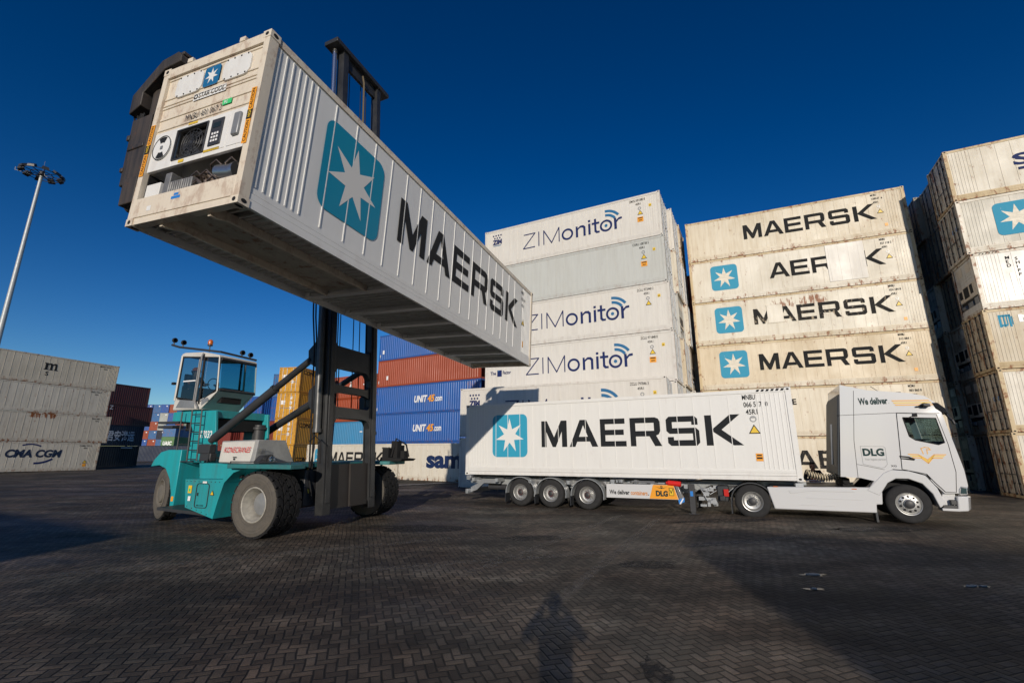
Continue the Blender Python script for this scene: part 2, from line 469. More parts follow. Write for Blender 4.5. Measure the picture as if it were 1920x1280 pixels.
def rrect(w, h, r, n=6):
    out = []
    for cx, cz, a in ((w-r, r, -PI/2), (w-r, h-r, 0), (r, h-r, PI/2), (r, r, PI)):
        out += [(cx + r*math.cos(a + PI/2*k/n), cz + r*math.sin(a + PI/2*k/n)) for k in range(n+1)]
    return out
END_FRAME = Matrix(((0,0,-1,0),(-1,0,0,0),(0,1,0,0),(0,0,0,1)))    # writing on the end x = 0; x runs towards -y

def ids(l, x, z, a, b, c='45R1', m=BLACK, h=.16):
    k = h/.16
    l.text(a, x, z, h, m, w=.36*k); l.text(b, x+.02, z-.24, h, m, w=.66*k); l.text(c, x+.06, z-.48, h, m, w=.32*k)
def stickers(l, x, z, org=True, org_dz=.86):
    l.ring(x+.17, z-.05, .10, .07, GREYM); l.rect(x+.09, z-.02, .16, .03, GREYM, d=.002)
    l.tri(x, z-.52, .34)
    if org:
        l.rect(x+.12, z-.52-org_dz, .2, .24, ORANGE); l.rect(x+.14, z-.45-org_dz, .16, .05, BLACK, d=.002); l.rect(x+.15, z-.36-org_dz, .14, .04, BLACK, d=.002)
def maersk_side(l, black, blue, white, star=True, skip=(), d=0):
    if star: l.star(1.30, .72, 1.60, blue, white, 1.70, d=d)
    l.word('MAERSK', 3.52, 1.10, 1.0, black, skip, d=d)
def zim_logo(l, x, z):
    for k in range(4): l.ring(x+.07+k*.2, z+.86, .062, 0, NAVY, n=10)
    for k in range(3): l.ring(x+.17+k*.2, z+.66, .062, 0, NAVY, n=10)
    l.text('ZIM', x, z+.2, .34, NAVY, bold=.06, w=.74); l.rect(x+.06, z+.06, .62, .05, TEALB)
def zimonitor(l):
    x, z, h, w = 3.05, 1.0, 1.0, .07
    l.line([(x+.05,z+h),(x+.88,z+h),(x+.0,z+.0),(x+.85,z)], w, NAVY)
    l.line([(x+1.16,z),(x+1.16,z+h)], w, NAVY)
    l.line([(x+1.52,z),(x+1.52,z+h),(x+2.08,z+.02),(x+2.62,z+h),(x+2.62,z)], w, NAVY)
    def o(cx): l.ring(cx, z+.37, .40, .27, NAVY)
    o(x+3.2)
    l.shape([[(0,0),(0,.76),(.13,.76),(.13,.62),(.3,.76),(.52,.76),(.66,.62),(.66,0),(.51,0),(.51,.55),(.44,.62),(.3,.62),(.15,.5),(.15,0)]], x+3.78, z, 1, NAVY)
    l.rect(x+4.62, z, .15, .76, NAVY); l.rect(x+4.62, z+.87, .15, .14, NAVY)
    l.shape([[(.16,1.0),(.30,1.0),(.30,.76),(.5,.76),(.5,.62),(.30,.62),(.30,.2),(.36,.13),(.5,.13),(.5,0),(.28,0),(.16,.12),(.16,.62),(0,.62),(0,.76),(.16,.76)]], x+4.86, z, 1, NAVY)
    o(x+5.78); l.ring(x+5.78, z+.37, .10, 0, TEALB, n=20)
    l.shape([[(0,0),(0,.76),(.14,.76),(.15,.6),(.3,.74),(.5,.76),(.5,.62),(.3,.6),(.16,.44),(.16,0)]], x+6.3, z, 1, NAVY)
    for ro, ri in ((.78,.62),(1.06,.90)): l.ring(x+5.78, z+.37, ro, ri, TEALB, R(35), R(92), 14)
def zim_side(l, n, plain_=False, factor=False, extra=True):
    if factor:
        l.text('The', .40, 1.16, .22, NAVY, bold=.03, w=.42); l.rect(.92, 1.02, .34, .42, NAVY); l.rect(.95, 1.36, .12, .06, TEALB, d=.002); l.text('Factor', 1.34, 1.16, .22, NAVY, bold=.03, w=.6)
    elif not plain_: zim_logo(l, .62, 1.6)
    if not plain_: zimonitor(l)
    l.text(n, 10.35, 2.5, .16, BLACK, w=.95); l.text('45R1', 10.72, 2.26, .14, BLACK, w=.32)
    l.ring(10.95, 2.02, .1, .06, GREYM); l.tri(10.8, 1.6, .34)
    if extra: l.rect(10.78, 1.12, .36, .32, ORANGE); l.rect(10.82, 1.34, .28, .06, BLACK, d=.002); l.rect(10.86, 1.2, .2, .05, BLACK, d=.002)
    l.rect(11.5, 2.0, .16, .18, YELLOW); l.rect(11.53, 2.05, .1, .04, BLACK, d=.002)

# ---------------------------------------------------------------- shipping containers
W = 2.438
_MESH = {}
def cached(key, fn):
    if key not in _MESH:
        o = fn(); me = o.data; COL.objects.unlink(o); bpy.data.objects.remove(o); _MESH[key] = me
    return _MESH[key]
def reefer_body(L, H, x0=.10):
    m = MB(); m.box(x0, L-.10, .035, W-.035, .17, H-.035)
    us = [.22 + .13*k for k in range(7)] + [L - .22 - .13*k for k in range(7)]
    u = 1.45
    while u < L-1.4: us.append(u); u += .555
    for u in us:
        m.box(u, u+.022, .022, .045, .36, H-.16); m.box(u, u+.022, W-.045, W-.022, .36, H-.16)
    k = .6
    while k < L-.5:                                                  # roof bows
        m.box(k, k+.05, .1, W-.1, H-.036, H-.022); k += .6
    return m.build('body', [DARK])
def dry_body(L, H):
    m = MB(); p = .278; d = .036; n = int((L-.3)/p); off = (L - n*p)/2
    pts = [(.1, .03)]
    for k in range(n):
        x = off + k*p
        pts += [(x+.02, .03), (x+.09, .03+d), (x+.159, .03+d), (x+.229, .03)]
    pts.append((L-.1, .03))
    rings = [[(x, y, z) for x, y in pts] for z in (.16, H-.1)]
    m.loft(rings, 0, caps=False, closed=False)
    m.loft([[(x, W-y, z) for x, y in pts] for z in (.16, H-.1)], 0, caps=False, closed=False)
    m.box(.1, L-.1, .06, W-.06, H-.07, H-.04); m.box(.1, L-.1, .07, W-.07, .14, .2)
    return m.build('body', [DARK], smooth=False)
def frame_mesh(L, H):
    m = MB()
    for x0, x1 in ((.004, .16), (L-.16, L-.004)):
        for y0, y1 in ((.006, .125), (W-.125, W-.006)): m.box(x0, x1, y0, y1, .1, H-.1)
        m.box(x0+.012, x1-.02, .13, W-.13, H-.125, H-.018); m.box(x0+.01, x1-.02, .13, W-.13, .016, .155)
    for y0, y1 in ((.012, .075), (W-.075, W-.012)): m.box(.165, L-.165, y0, y1, H-.13, H-.014)
    return m.build('frame', [DARK])
def rail_mesh(L, H, reefer):
    m = MB()
    for a, b in ((.009, .07), (W-.07, W-.009)):
        m.box(.165, L-.165, a, b, .020, .15 if reefer else .16)
        if reefer:
            m.box(.165, L-.165, a+.006 if a < 1 else a, b if a < 1 else b-.006, .158, .245); m.box(.165, L-.165, a+.01 if a < 1 else a, b if a < 1 else b-.01, .252, .335)
    return m.build('bottom_rail', [DARK])
def casting_mesh():
    m = MB(); m.box(0, .178, 0, .162, 0, .118, 0)
    def oval(fr, w, h):
        l = [(w*math.cos(a), h*math.sin(a)) for a in [2*PI*k/14 for k in range(14)]]
        m.fill([l], fr, 1)
    oval(Matrix.Translation((.089,-.0015,.06)) @ Matrix(((1,0,0,0),(0,0,-1,0),(0,1,0,0),(0,0,0,1))), .045, .032)
    oval(Matrix.Translation((-.0015,.081,.06)) @ Matrix(((0,0,-1,0),(-1,0,0,0),(0,1,0,0),(0,0,0,1))), .035, .034)
    oval(Matrix.Translation((.089,.081,.1195)), .062, .032)
    oval(Matrix.Translation((.089,.081,-.0015)) @ Matrix.Rotation(PI,4,'X'), .062, .032)
    m.keep = True
    return m.build('corner_casting', [DARK, DARK], smooth=False)
def door_leaf(H):
    m = MB(); a, b = .13, W/2-.008
    m.box(.035, .075, a, b, .17, H-.14)
    for k in range(4):
        y = a+.06+k*.26
        m.box(.024, .04, y, y+.05, .3, H-.3)
    for z in (.4, 1.0, 1.7, 2.3): m.box(.012, .04, a-.02, a+.09, z, z+.11)       # hinges
    return m.build('door', [DARK])
def lock_bar(H):
    m = MB(); m.cyl((.0,0,.13), (.0,0,H-.11), .021, n=8)
    for z in (.16, H-.2, .62, 1.5, 2.1): m.box(-.02, .03, -.05, .05, z, z+.06)
    m.box(-.024, -.008, -.02, .34, 1.02, 1.06)
    return m.build('locking_bar', [DARK])
def reefer_end(H):
    m = MB()
    m.box(.05, .09, .13, W-.13, .90, H-.14, 0)                       # upper bulkhead
    for z in (2.0, 1.84, 2.12): m.box(.040, .06, .16, W-.16, z, z+.03, 0)
    m.box(.04, .06, .3, .98, 2.2, 2.62, 1); m.box(.04, .06, 1.4, 2.05, 2.2, 2.62, 1)
    m.box(.032, .06, .2, W-.2, .92, 1.62, 1)
    m.box(.02, .05, 1.1, 1.66, 1.02, 1.56, 2); m.box(.02, .05, .62, .92, 1.1, 1.56, 2)
    m.box(.02, .05, 1.86, 2.2, 1.1, 1.5, 2)
    m.box(.088, .096, .13, W-.13, .46, .92, 2); m.box(.03, .12, .13, W-.13, .15, .46, 0)
    m.box(.05, .09, .3, .75, .46, .82, 3); m.box(.04, .09, .95, 1.5, .46, .74, 3); m.cyl((.07,1.7,.6),(.07,2.1,.6),.1, n=12, m=3)
    return m.build('refrigeration_unit', [DARK]*4)
def flat_end(H):
    m = MB(); m.box(.04, .09, .125, W-.125, .15, H-.12)
    for k in range(8): m.box(.022, .045, .2+k*.26, .32+k*.26, .17, H-.14)
    return m.build('end_wall', [DARK])
def end_parts(c, L, H, kind, mats, right):
    rot = (0,0,PI) if right else (0,0,0); loc = (L, W, 0) if right else (0,0,0)
    if kind == 'door':
        for s in (0, 1):
            me = cached(('door',H), lambda: door_leaf(H))
            p = part_leaf = link('door', me, c, mats=[mats[0]])
            if s: 
                p.scale = (1,-1,1)
            base = Matrix.Translation(loc) @ Matrix.Rotation(rot[2],4,'Z')
            if s: base = base @ Matrix.Translation((0,W,0)) @ Matrix.Diagonal((1,-1,1,1))
            p.matrix_local = base
            for y in (.42, .88):
                b = link('locking_bar', cached(('bar',H), lambda: lock_bar(H)), p, mats=[mats[1]])
                b.location = (.0, y, 0)
    elif kind == 'reefer':
        link('refrigeration_unit', cached(('re',H), lambda: reefer_end(H)), c, loc=loc, rot=rot, mats=[mats[0], MT['end_white'], DARK, GREYM])
    elif kind == 'flat':
        link('end_wall', cached(('fe',H), lambda: flat_end(H)), c, loc=loc, rot=rot, mats=[mats[0]])
def container(label, loc, yaw, mat, L=12.192, H=2.896, reefer=True, left=None, right=None, tilt=0, roll=0, group=None, frame=None, rail=None, corners='all', rod=None):
    c = thing('shipping_container', label, 'container', loc, yaw, group, -tilt, roll)
    frame = frame or mat
    link('body', cached(('b',L,H,reefer), lambda: (reefer_body if reefer else dry_body)(L,H)), c, mats=[mat])
    link('frame', cached(('f',L,H), lambda: frame_mesh(L,H)), c, mats=[frame])
    link('bottom_rail', cached(('r',L,H,reefer), lambda: rail_mesh(L,H,reefer)), c, mats=[rail or frame])
    cm = cached(('c',), casting_mesh)
    for z in (0, 1):
        for x in (0, 1):
            for y in (0, 1):
                if corners == 'front' and y: continue
                o = link('corner_casting', cm, c, mats=[frame, DARK])
                o.matrix_local = Matrix.Translation((L+.002 if x else -.002, W+.002 if y else -.002, H if z else .004)) @ Matrix.Diagonal((-1 if x else 1, -1 if y else 1, -1 if z else 1, 1))
    mats = [mat, rod or GALV]
    if left: end_parts(c, L, H, left, mats, False)
    if right: end_parts(c, L, H, right, mats, True)
    return c
LV = ['bottom', 'second from the bottom', 'third from the bottom', 'fourth from the bottom', 'fifth from the bottom', 'topmost']
def at(o, yaw, u, v, z=0):
    return (o[0] + u*math.cos(yaw) - v*math.sin(yaw), o[1] + u*math.sin(yaw) + v*math.cos(yaw), z)
# ---------------------------------------------------------------- ground
def gz(x, y):
    r2 = ((x-12.3)/6.5)**2 + ((y-15.2)/4.5)**2
    return .13*math.exp(-r2*r2)
def paver_material():
    m, t, b, N, L = newmat('dark_block_paving')
    def mth(op, a, c=0.0):
        n = N.new('ShaderNodeMath'); n.operation = op
        for i, q in enumerate((a, c)):
            if isinstance(q, (int, float)): n.inputs[i].default_value = q
            else: L.new(q, n.inputs[i])
        return n.outputs[0]
    def mr(x, a, c, lo=0.0, hi=1.0):
        n = N.new('ShaderNodeMapRange'); n.inputs[1].default_value = a; n.inputs[2].default_value = c
        n.inputs[3].default_value = lo; n.inputs[4].default_value = hi; L.new(x, n.inputs[0]); return n.outputs[0]
    def noise(scale, detail, rough, vec, sc=None):
        n = N.new('ShaderNodeTexNoise'); n.inputs['Scale'].default_value = scale; n.inputs['Detail'].default_value = detail
        n.inputs['Roughness'].default_value = rough
        if sc:
            q = N.new('ShaderNodeMapping'); q.inputs['Scale'].default_value = sc; L.new(vec, q.inputs[0]); vec = q.outputs[0]
        L.new(vec, n.inputs['Vector']); return n.outputs[0]
    ge = N.new('ShaderNodeNewGeometry'); P = ge.outputs['Position']
    wv = N.new('ShaderNodeTexNoise'); wv.inputs['Scale'].default_value = 1.3; wv.inputs['Detail'].default_value = 3; L.new(P, wv.inputs['Vector'])
    ws = N.new('ShaderNodeVectorMath'); ws.operation = 'SCALE'; ws.inputs['Scale'].default_value = .085; L.new(wv.outputs['Color'], ws.inputs[0])
    wa = N.new('ShaderNodeVectorMath'); wa.operation = 'ADD'; L.new(P, wa.inputs[0]); L.new(ws.outputs[0], wa.inputs[1])
    mp = N.new('ShaderNodeMapping'); mp.inputs['Rotation'].default_value = (0, 0, R(-18)); mp.inputs['Scale'].default_value = (1/.105, 1/.105, 1)
    L.new(wa.outputs[0], mp.inputs[0])
    sp = N.new('ShaderNodeSeparateXYZ'); L.new(mp.outputs[0], sp.inputs[0])
    X, Y = sp.outputs[0], sp.outputs[1]
    i, j = mth('FLOOR', X), mth('FLOOR', Y)
    u, v = mth('FRACT', X), mth('FRACT', Y)
    k = mth('FLOORED_MODULO', mth('SUBTRACT', i, j), 4)
    hz = mth('LESS_THAN', k, 1.5)                       # lies along x
    k0 = mth('LESS_THAN', k, .5); k3 = mth('GREATER_THAN', k, 2.5)
    iu, iv = mth('SUBTRACT', 1, u), mth('SUBTRACT', 1, v)
    mu, mv = mth('MINIMUM', u, iu), mth('MINIMUM', v, iv)
    def sel(f, a, c):
        return mth('ADD', mth('MULTIPLY', f, a), mth('MULTIPLY', mth('SUBTRACT', 1, f), c))
    dh = mth('MINIMUM', mv, sel(k0, u, iu))
    dv = mth('MINIMUM', mu, sel(k3, v, iv))
    d = sel(hz, dh, dv)
    bi = sel(hz, mth('SUBTRACT', i, k), i)
    bj = sel(hz, j, mth('SUBTRACT', j, mth('SUBTRACT', 1, k3)))
    cb = N.new('ShaderNodeCombineXYZ'); L.new(bi, cb.inputs[0]); L.new(bj, cb.inputs[1]); L.new(mth('MULTIPLY', hz, 7), cb.inputs[2])
    wn = N.new('ShaderNodeTexWhiteNoise'); wn.noise_dimensions = '3D'; L.new(cb.outputs[0], wn.inputs['Vector'])
    rnd = wn.outputs['Value']
    grit = noise(60, 4, .7, P); stain = noise(.22, 7, .62, P); mid = noise(1.1, 6, .65, P)
    tracks = noise(.30, 6, .6, P, (.25, 2.4, 1))
    base = mr(rnd, 0, 1, .58, 1.42)
    base = mth('MULTIPLY', base, mr(grit, .3, .7, .5, 1.5))
    base = mth('MULTIPLY', base, mr(stain, .36, .64, .45, 1.6))
    base = mth('MULTIPLY', base, mr(mid, .34, .66, .6, 1.32))
    base = mth('MULTIPLY', base, mr(tracks, .40, .60, .66, 1.38))
    spk = noise(190, 2, .5, P)
    base = mth('ADD', base, mr(spk, .72, .8, 0, 2.2))
    j0 = N.new('ShaderNodeMath'); jn = mth('MULTIPLY', noise(4, 4, .6, P), .10)
    joint = mr(d, .03, .15)
    jm = mth('MINIMUM', joint, 1)
    base = mth('MULTIPLY', base, mr(jm, 0, 1, .16, 1))
    warm = N.new('ShaderNodeMix'); warm.data_type = 'RGBA'
    L.new(mr(noise(.5, 4, .6, P), .4, .62), warm.inputs[0])
    warm.inputs[6].default_value = (.082,.071,.055,1); warm.inputs[7].default_value = (.094,.068,.048,1)
    vm = N.new('ShaderNodeVectorMath'); vm.operation = 'SCALE'
    L.new(warm.outputs[2], vm.inputs[0]); L.new(base, vm.inputs['Scale'])
    L.new(vm.outputs[0], b.inputs['Base Color'])
    wet = noise(.17, 5, .6, P, (.6, 1.5, 1))
    L.new(mth('MULTIPLY', mr(wet, .42, .66, .86, .50), mr(grit, .3, .7, .9, 1.12)), b.inputs['Roughness'])
    b.inputs['Specular IOR Level'].default_value = .35
    hgt = mth('ADD', mth('MULTIPLY', mr(d, .0, .16), .8), mth('ADD', mth('MULTIPLY', grit, .22), mth('MULTIPLY', rnd, .22)))
    bp = N.new('ShaderNodeBump'); bp.inputs['Strength'].default_value = .9; bp.inputs['Distance'].default_value = .014
    L.new(hgt, bp.inputs['Height']); L.new(bp.outputs[0], b.inputs['Normal'])
    return m
def axis(a, b, st, far): return [-f for f in reversed(far)] + [a + st*k for k in range(int((b-a)/st)+1)] + far
xs = [-2500,-600,-200,-80,-40] + [-20+1.0*k for k in range(0,51)] + [45,80,200,600,2500]
ys = [-600,-120,-50,-20,0] + [4+.8*k for k in range(0,36)] + [40,60,120,300,900,2500]
g = MB()
g.add([(x, y, gz(x, y)) for y in ys for x in xs],
      [(r*len(xs)+c, r*len(xs)+c+1, (r+1)*len(xs)+c+1, (r+1)*len(xs)+c) for r in range(len(ys)-1) for c in range(len(xs)-1)])
g.build('ground', paver_material())['kind'] = 'structure'
def strip(name, pts, w, m, label, dz=.004):
    q = MB(); pts = [Vector((*p, 0)) for p in pts]
    n = 24; l, r_ = [], []
    for k in range(n+1):
        t = k/n; p = pts[0].lerp(pts[1], t); d = (pts[1]-pts[0]).normalized(); nn = Vector((-d.y, d.x, 0))
        for arr, s in ((l, 1), (r_, -1)):
            a = p + nn*w/2*s; arr.append((a.x, a.y, gz(a.x, a.y)+dz))
    vs = l + r_; q.add(vs, [(n+1+k, n+2+k, k+1, k) for k in range(n)])
    o = q.build(name, m); o['kind'] = 'structure'
    return o
def worn_line(name, rgb, a, c):
    m, t, b, N, L = newmat(name)
    b.inputs['Base Color'].default_value = (*rgb, 1); b.inputs['Roughness'].default_value = .8
    tc = N.new('ShaderNodeTexCoord'); n = N.new('ShaderNodeTexNoise'); n.inputs['Scale'].default_value = 7; n.inputs['Detail'].default_value = 9; n.inputs['Roughness'].default_value = .75
    L.new(tc.outputs['Object'], n.inputs['Vector'])
    r = N.new('ShaderNodeMapRange'); r.inputs[1].default_value = a; r.inputs[2].default_value = c
    L.new(n.outputs[0], r.inputs[0]); L.new(r.outputs[0], b.inputs['Alpha'])
    return m
CHALK = worn_line('chalky_wear', (.19,.17,.145), .40, .78)
LINEW = worn_line('worn_road_paint', (.6,.6,.57), .30, .42)
strip('road_line', (((-7.6,29.4)), (-2.6,33.0)), .22, LINEW, '')
strip('wear_mark', ((.5,7.0), (4.6,15.4)), .22, CHALK, '')
strip('wear_mark', ((-.9,8.6), (3.6,16.2)), .26, CHALK, '')
strip('wear_mark', ((-16,19.5), (6,17.6)), .2, CHALK, '')
strip('wear_mark', ((-3.0,9.0), (9.6,13.0)), .3, CHALK, ''); strip('wear_mark', ((-9,8.2), (-1.5,12.2)), .35, CHALK, '')
# wet patches and scraps of sheet plastic lying on the blocks
WET = plain('damp_paving', (.012,.011,.010), .35)
SCRAP = plain('pale_scrap', (.30,.30,.28), .6)
def puddle(x, y, w, h, seed):
    rr = random.Random(seed); q = MB(); n = 22; pts = []
    for k in range(n):
        a = 2*PI*k/n; f = .62 + .5*rr.random()
        pts.append((x + w*f*math.cos(a), y + h*f*math.sin(a)))
    q.add([(px, py, gz(px,py)+.005) for px, py in pts], [tuple(range(n))])
    o = q.build('damp_patch', WET); o['kind'] = 'structure'
    for k in range(3):
        t = MB(); a = rr.random()*6; r0 = w*(.18+.2*rr.random()); cx, cy = x + w*(rr.random()-.5), y + h*.6*(rr.random()-.5); nn = 9
        p_ = [(cx + r0*(.5+.8*rr.random())*math.cos(2*PI*j/nn), cy + r0*.5*(.5+.8*rr.random())*math.sin(2*PI*j/nn)) for j in range(nn)]
        t.add([(px, py, gz(px,py)+.014+.01*rr.random()) for px, py in p_] + [(px, py, gz(px,py)+.006) for px, py in p_], [tuple(range(nn))] + [(j, (j+1) % nn, nn+(j+1) % nn, nn+j) for j in range(nn)])
        o = t.build('plastic_scrap', SCRAP, smooth=False); tag(o, SCL[len(SCN)], 'scrap', 'scraps of plastic on the paving'); SCN.append(o)
def dark_blot(x, y, w, h, seed):
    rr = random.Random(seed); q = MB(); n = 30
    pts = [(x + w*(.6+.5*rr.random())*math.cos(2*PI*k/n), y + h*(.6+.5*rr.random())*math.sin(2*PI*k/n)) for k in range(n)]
    q.add([(px, py, gz(px,py)+.004) for px, py in pts], [tuple(range(n))]); o = q.build('dark_patch', BLOTM); o['kind'] = 'structure'
BLOTM = worn_line('dark_on_blocks', (.010,.010,.011), .36, .62)
dark_blot(1.42, 5.15, .16, .34, 2); dark_blot(-4.2, 7.5, .22, .14, 4); dark_blot(.6, 12.2, .9, .4, 6); dark_blot(2.6, 9.5, .7, .35, 8); dark_blot(9.6, 12.8, 1.6, .4, 12); dark_blot(-2.3, 13.6, 1.5, .7, 13); dark_blot(6.4, 14.6, 2.0, .4, 16)  # first one a plain dark patch near the camera, the rest oil stains
SCN = []
SCL = ['pale plastic scrap in the shadow right of centre, largest of the upper group', 'pale plastic scrap in the shadow right of centre, middle of the upper group', 'pale plastic scrap in the shadow right of centre, smallest of the upper group',
       'pale plastic scrap on dark paving below the upper scraps, first of three', 'pale plastic scrap on dark paving below the upper scraps, second of three', 'pale plastic scrap on dark paving below the upper scraps, third of three',
       'white plastic scrap on shaded paving far right, by the picture edge', 'white plastic scrap on shaded paving far right, between two others', 'white plastic scrap on shaded paving far right, nearest the upper scraps']
puddle(5.28, 8.75, .26, .10, 1); puddle(4.74, 7.9, .18, .07, 5); puddle(7.44, 8.05, .24, .07, 9)

# ---------------------------------------------------------------- container on the trailer
TO = (-1.9695, 20.0945); TY = -0.4731
tcon = container('clean white reefer container with blue star logo riding on the trailer behind the white truck', (*TO, 1.114), TY, MT['white_new'],
                 left='door', right='flat', tilt=.006)
l = Let(out=.012-.0225+.02)
l.out = -.024
maersk_side(l, BLACK, LOGO, STARW)
ids(l, 10.78, 2.56, 'MNBU', '066 517  0', h=.17); stickers(l, 10.86, 1.98)
for k in range(6): l.shape([[(0,0),(.08,0),(.12,.07),(.04,.07)]], 11.2+k*.14, 2.80, 1, BLACK, d=.018)
l.done(tcon)

# ---------------------------------------------------------------- stack with black lettering behind the truck
MO = (12.0286, 29.1741); MY = -0.4065; H = 2.896
mlab = ['cream reefer at ground level behind the truck cab, half hidden, letters A and E showing',
        'cream reefer just above the truck roof line with a small black E and dark scrapes',
        'yellowed cream reefer with complete black lettering and a faded blue star logo, over the truck',
        'rust-streaked ivory reefer with a square patch covering part of its first letters',
        'ivory reefer with a bare white repair panel where letters are missing',
        'cream reefer on top of its stack, lettered in black without any star logo']
mmat = ['cream_a','cream_a','cream_d','cream_c','cream_b','cream_a']
for i in range(6):
    c = container(mlab[i], (MO[0], MO[1], i*H), MY, MT[mmat[i]], group='reefers stacked behind the truck', right='door', left='reefer', frame=MT['cream_rail'], rail=MT['cream_a'] if i != 4 else MT['cream_b'])
    l = Let(out=-.0195)
    if i == 5: maersk_side(l, WORN_A, LOGO_W, STARC, star=False)
    elif i == 4: maersk_side(l, WORN_A, LOGO_W, STARC, skip=(0,4))
    elif i == 3: maersk_side(l, WORN_B, LOGO_W, STARC)
    elif i == 2: maersk_side(l, WORN_A, LOGO_W, STARC)
    elif i == 1: l.text('E', 4.97, 1.84, .34, WORN_A, bold=.03)
    else: maersk_side(l, WORN_B, LOGO_W, STARC, star=False)
    ids(l, 10.55, 2.58, ['MWCU','MCMU','MWMU','MNBU','MNBU','MCRU'][i], ['682 130 4','003 860 8','512 084 1','024 184 8','327 118 2','128547  6'][i], h=.13)
    l.ring(10.85, 1.86, .08, .05, GREYM)
    if i > 1: l.tri(10.72, 1.42, .33)
    if i in (5, 3, 2): l.rect(10.98, .55, .15, .18, ORANGE)
    l.done(c)
    if i == 4:
        q = MB(); q.box(7.82, 9.74, .004, .03, .40, H-.14)
        for k in range(4): q.box(7.95+k*.5, 7.975+k*.5, -.004, .01, .42, H-.17)
        q.build('repair_panel', MT['zim_white'], c, bevel=.004)
    if i == 3:
        q = MB(); q.box(4.28, 5.14, .002, .03, 1.12, 2.24); q.build('repair_panel', MT['cream_b'], c, bevel=.004)
        q = MB(); q.box(4.24, 5.18, .006, .03, 1.085, 1.118); q.box(4.24, 5.18, .006, .03, 2.243, 2.27); q.build('panel_edge', MT['cream_c'], c)

for r in range(2):  # unseen rows added behind the stack to block sky light from the right block
    for i in range(6):
        o = at(MO, MY, .1+.25*r + (.05,-.06,.1,0,.08,-.04)[i], (r+1)*2.53)
        container('%s unseen reefer at %s level, %s row added behind the stack by the truck' % (('shade-dark stained','cream','grey')[(i+r) % 3], ('ground','second','third','fourth','fifth','sixth')[i], ('first','second')[r]), (o[0], o[1], i*H), MY, MT[('shade_old','cream_a','grey_old')[(i+r) % 3]], right='door', left='door', group='reefers stacked behind the truck', rod=DGREY)

# ---------------------------------------------------------------- warm-white stack in the middle, several rows deep
ZO = (-1.8441, 30.3827); ZY = -0.4781
zlab = ['white reefer at ground level of the middle block, hidden behind the front pair',
        'white reefer on the second level of the middle block, hidden behind the front pair',
        'warm white reefer with navy lettering and the small words The Factor',
        'warm white reefer with navy lettering, directly under the plain grey one',
        'plain pale grey reefer without lettering between two lettered white ones',
        'topmost warm white reefer of the middle block with navy dots logo and lettering']
for i in range(6):
    c = container(zlab[i], (*at(ZO, ZY, (0,0,.05,.02,-.06,-.1)[i], 0)[:2], i*H), ZY, MT['zim_grey' if i == 4 else 'zim_white'], right='door', left='reefer', group='reefers of the middle block')
    if i >= 2:
        l = Let(out=-.0195); zim_side(l, ['','','ZCLU 971848 0','ZCLU 972940 2','CXRU 108738 5','ZMOU 891080 8'][i], plain_=i==4, factor=i==2, extra=i!=3); l.done(c)
order = ['first', 'second', 'third']
rowmats = [['zim_white','grey_oldb','cream_a','zim_grey','cream_b','zim_white'], ['grey_old','zim_white','grey_oldb','cream_b','zim_white','cream_a'], ['zim_white','cream_b','grey_old','zim_white','orange_red','orange_red']]
for r in range(3):
    for i in range((6,6,5)[r]):
        o = at(ZO, ZY, (.22,.40,.75)[r] + random.uniform(-.12,.12), (r+1)*2.55)
        container('%s reefer at %s level, %s row behind the front of the middle block' % ('red' if 'red' in rowmats[r][i] else 'white', ('ground','second','third','fourth','fifth','sixth')[i], order[r]),
                  (o[0], o[1], i*H), ZY, MT[rowmats[r][i]], right='door' if (i+r) % 3 else 'reefer', group='reefers of the middle block', corners='all')
YO = (-3.1769, 28.2844); YY = -0.4451
for i in range(2):
    c = container(['white reefer at ground level in front of the middle block, mostly behind the trailer', 'white reefer with navy dots logo and wave mark, just above the trailer'][i],
                  (YO[0], YO[1], i*H-.06*(i == 0)), YY, MT['zim_white'], left='flat', right='door', group='pair of reefers in front of the middle block')
    l = Let(out=-.0195); zim_side(l, 'ZCLU 797846 3', extra=False); l.done(c)

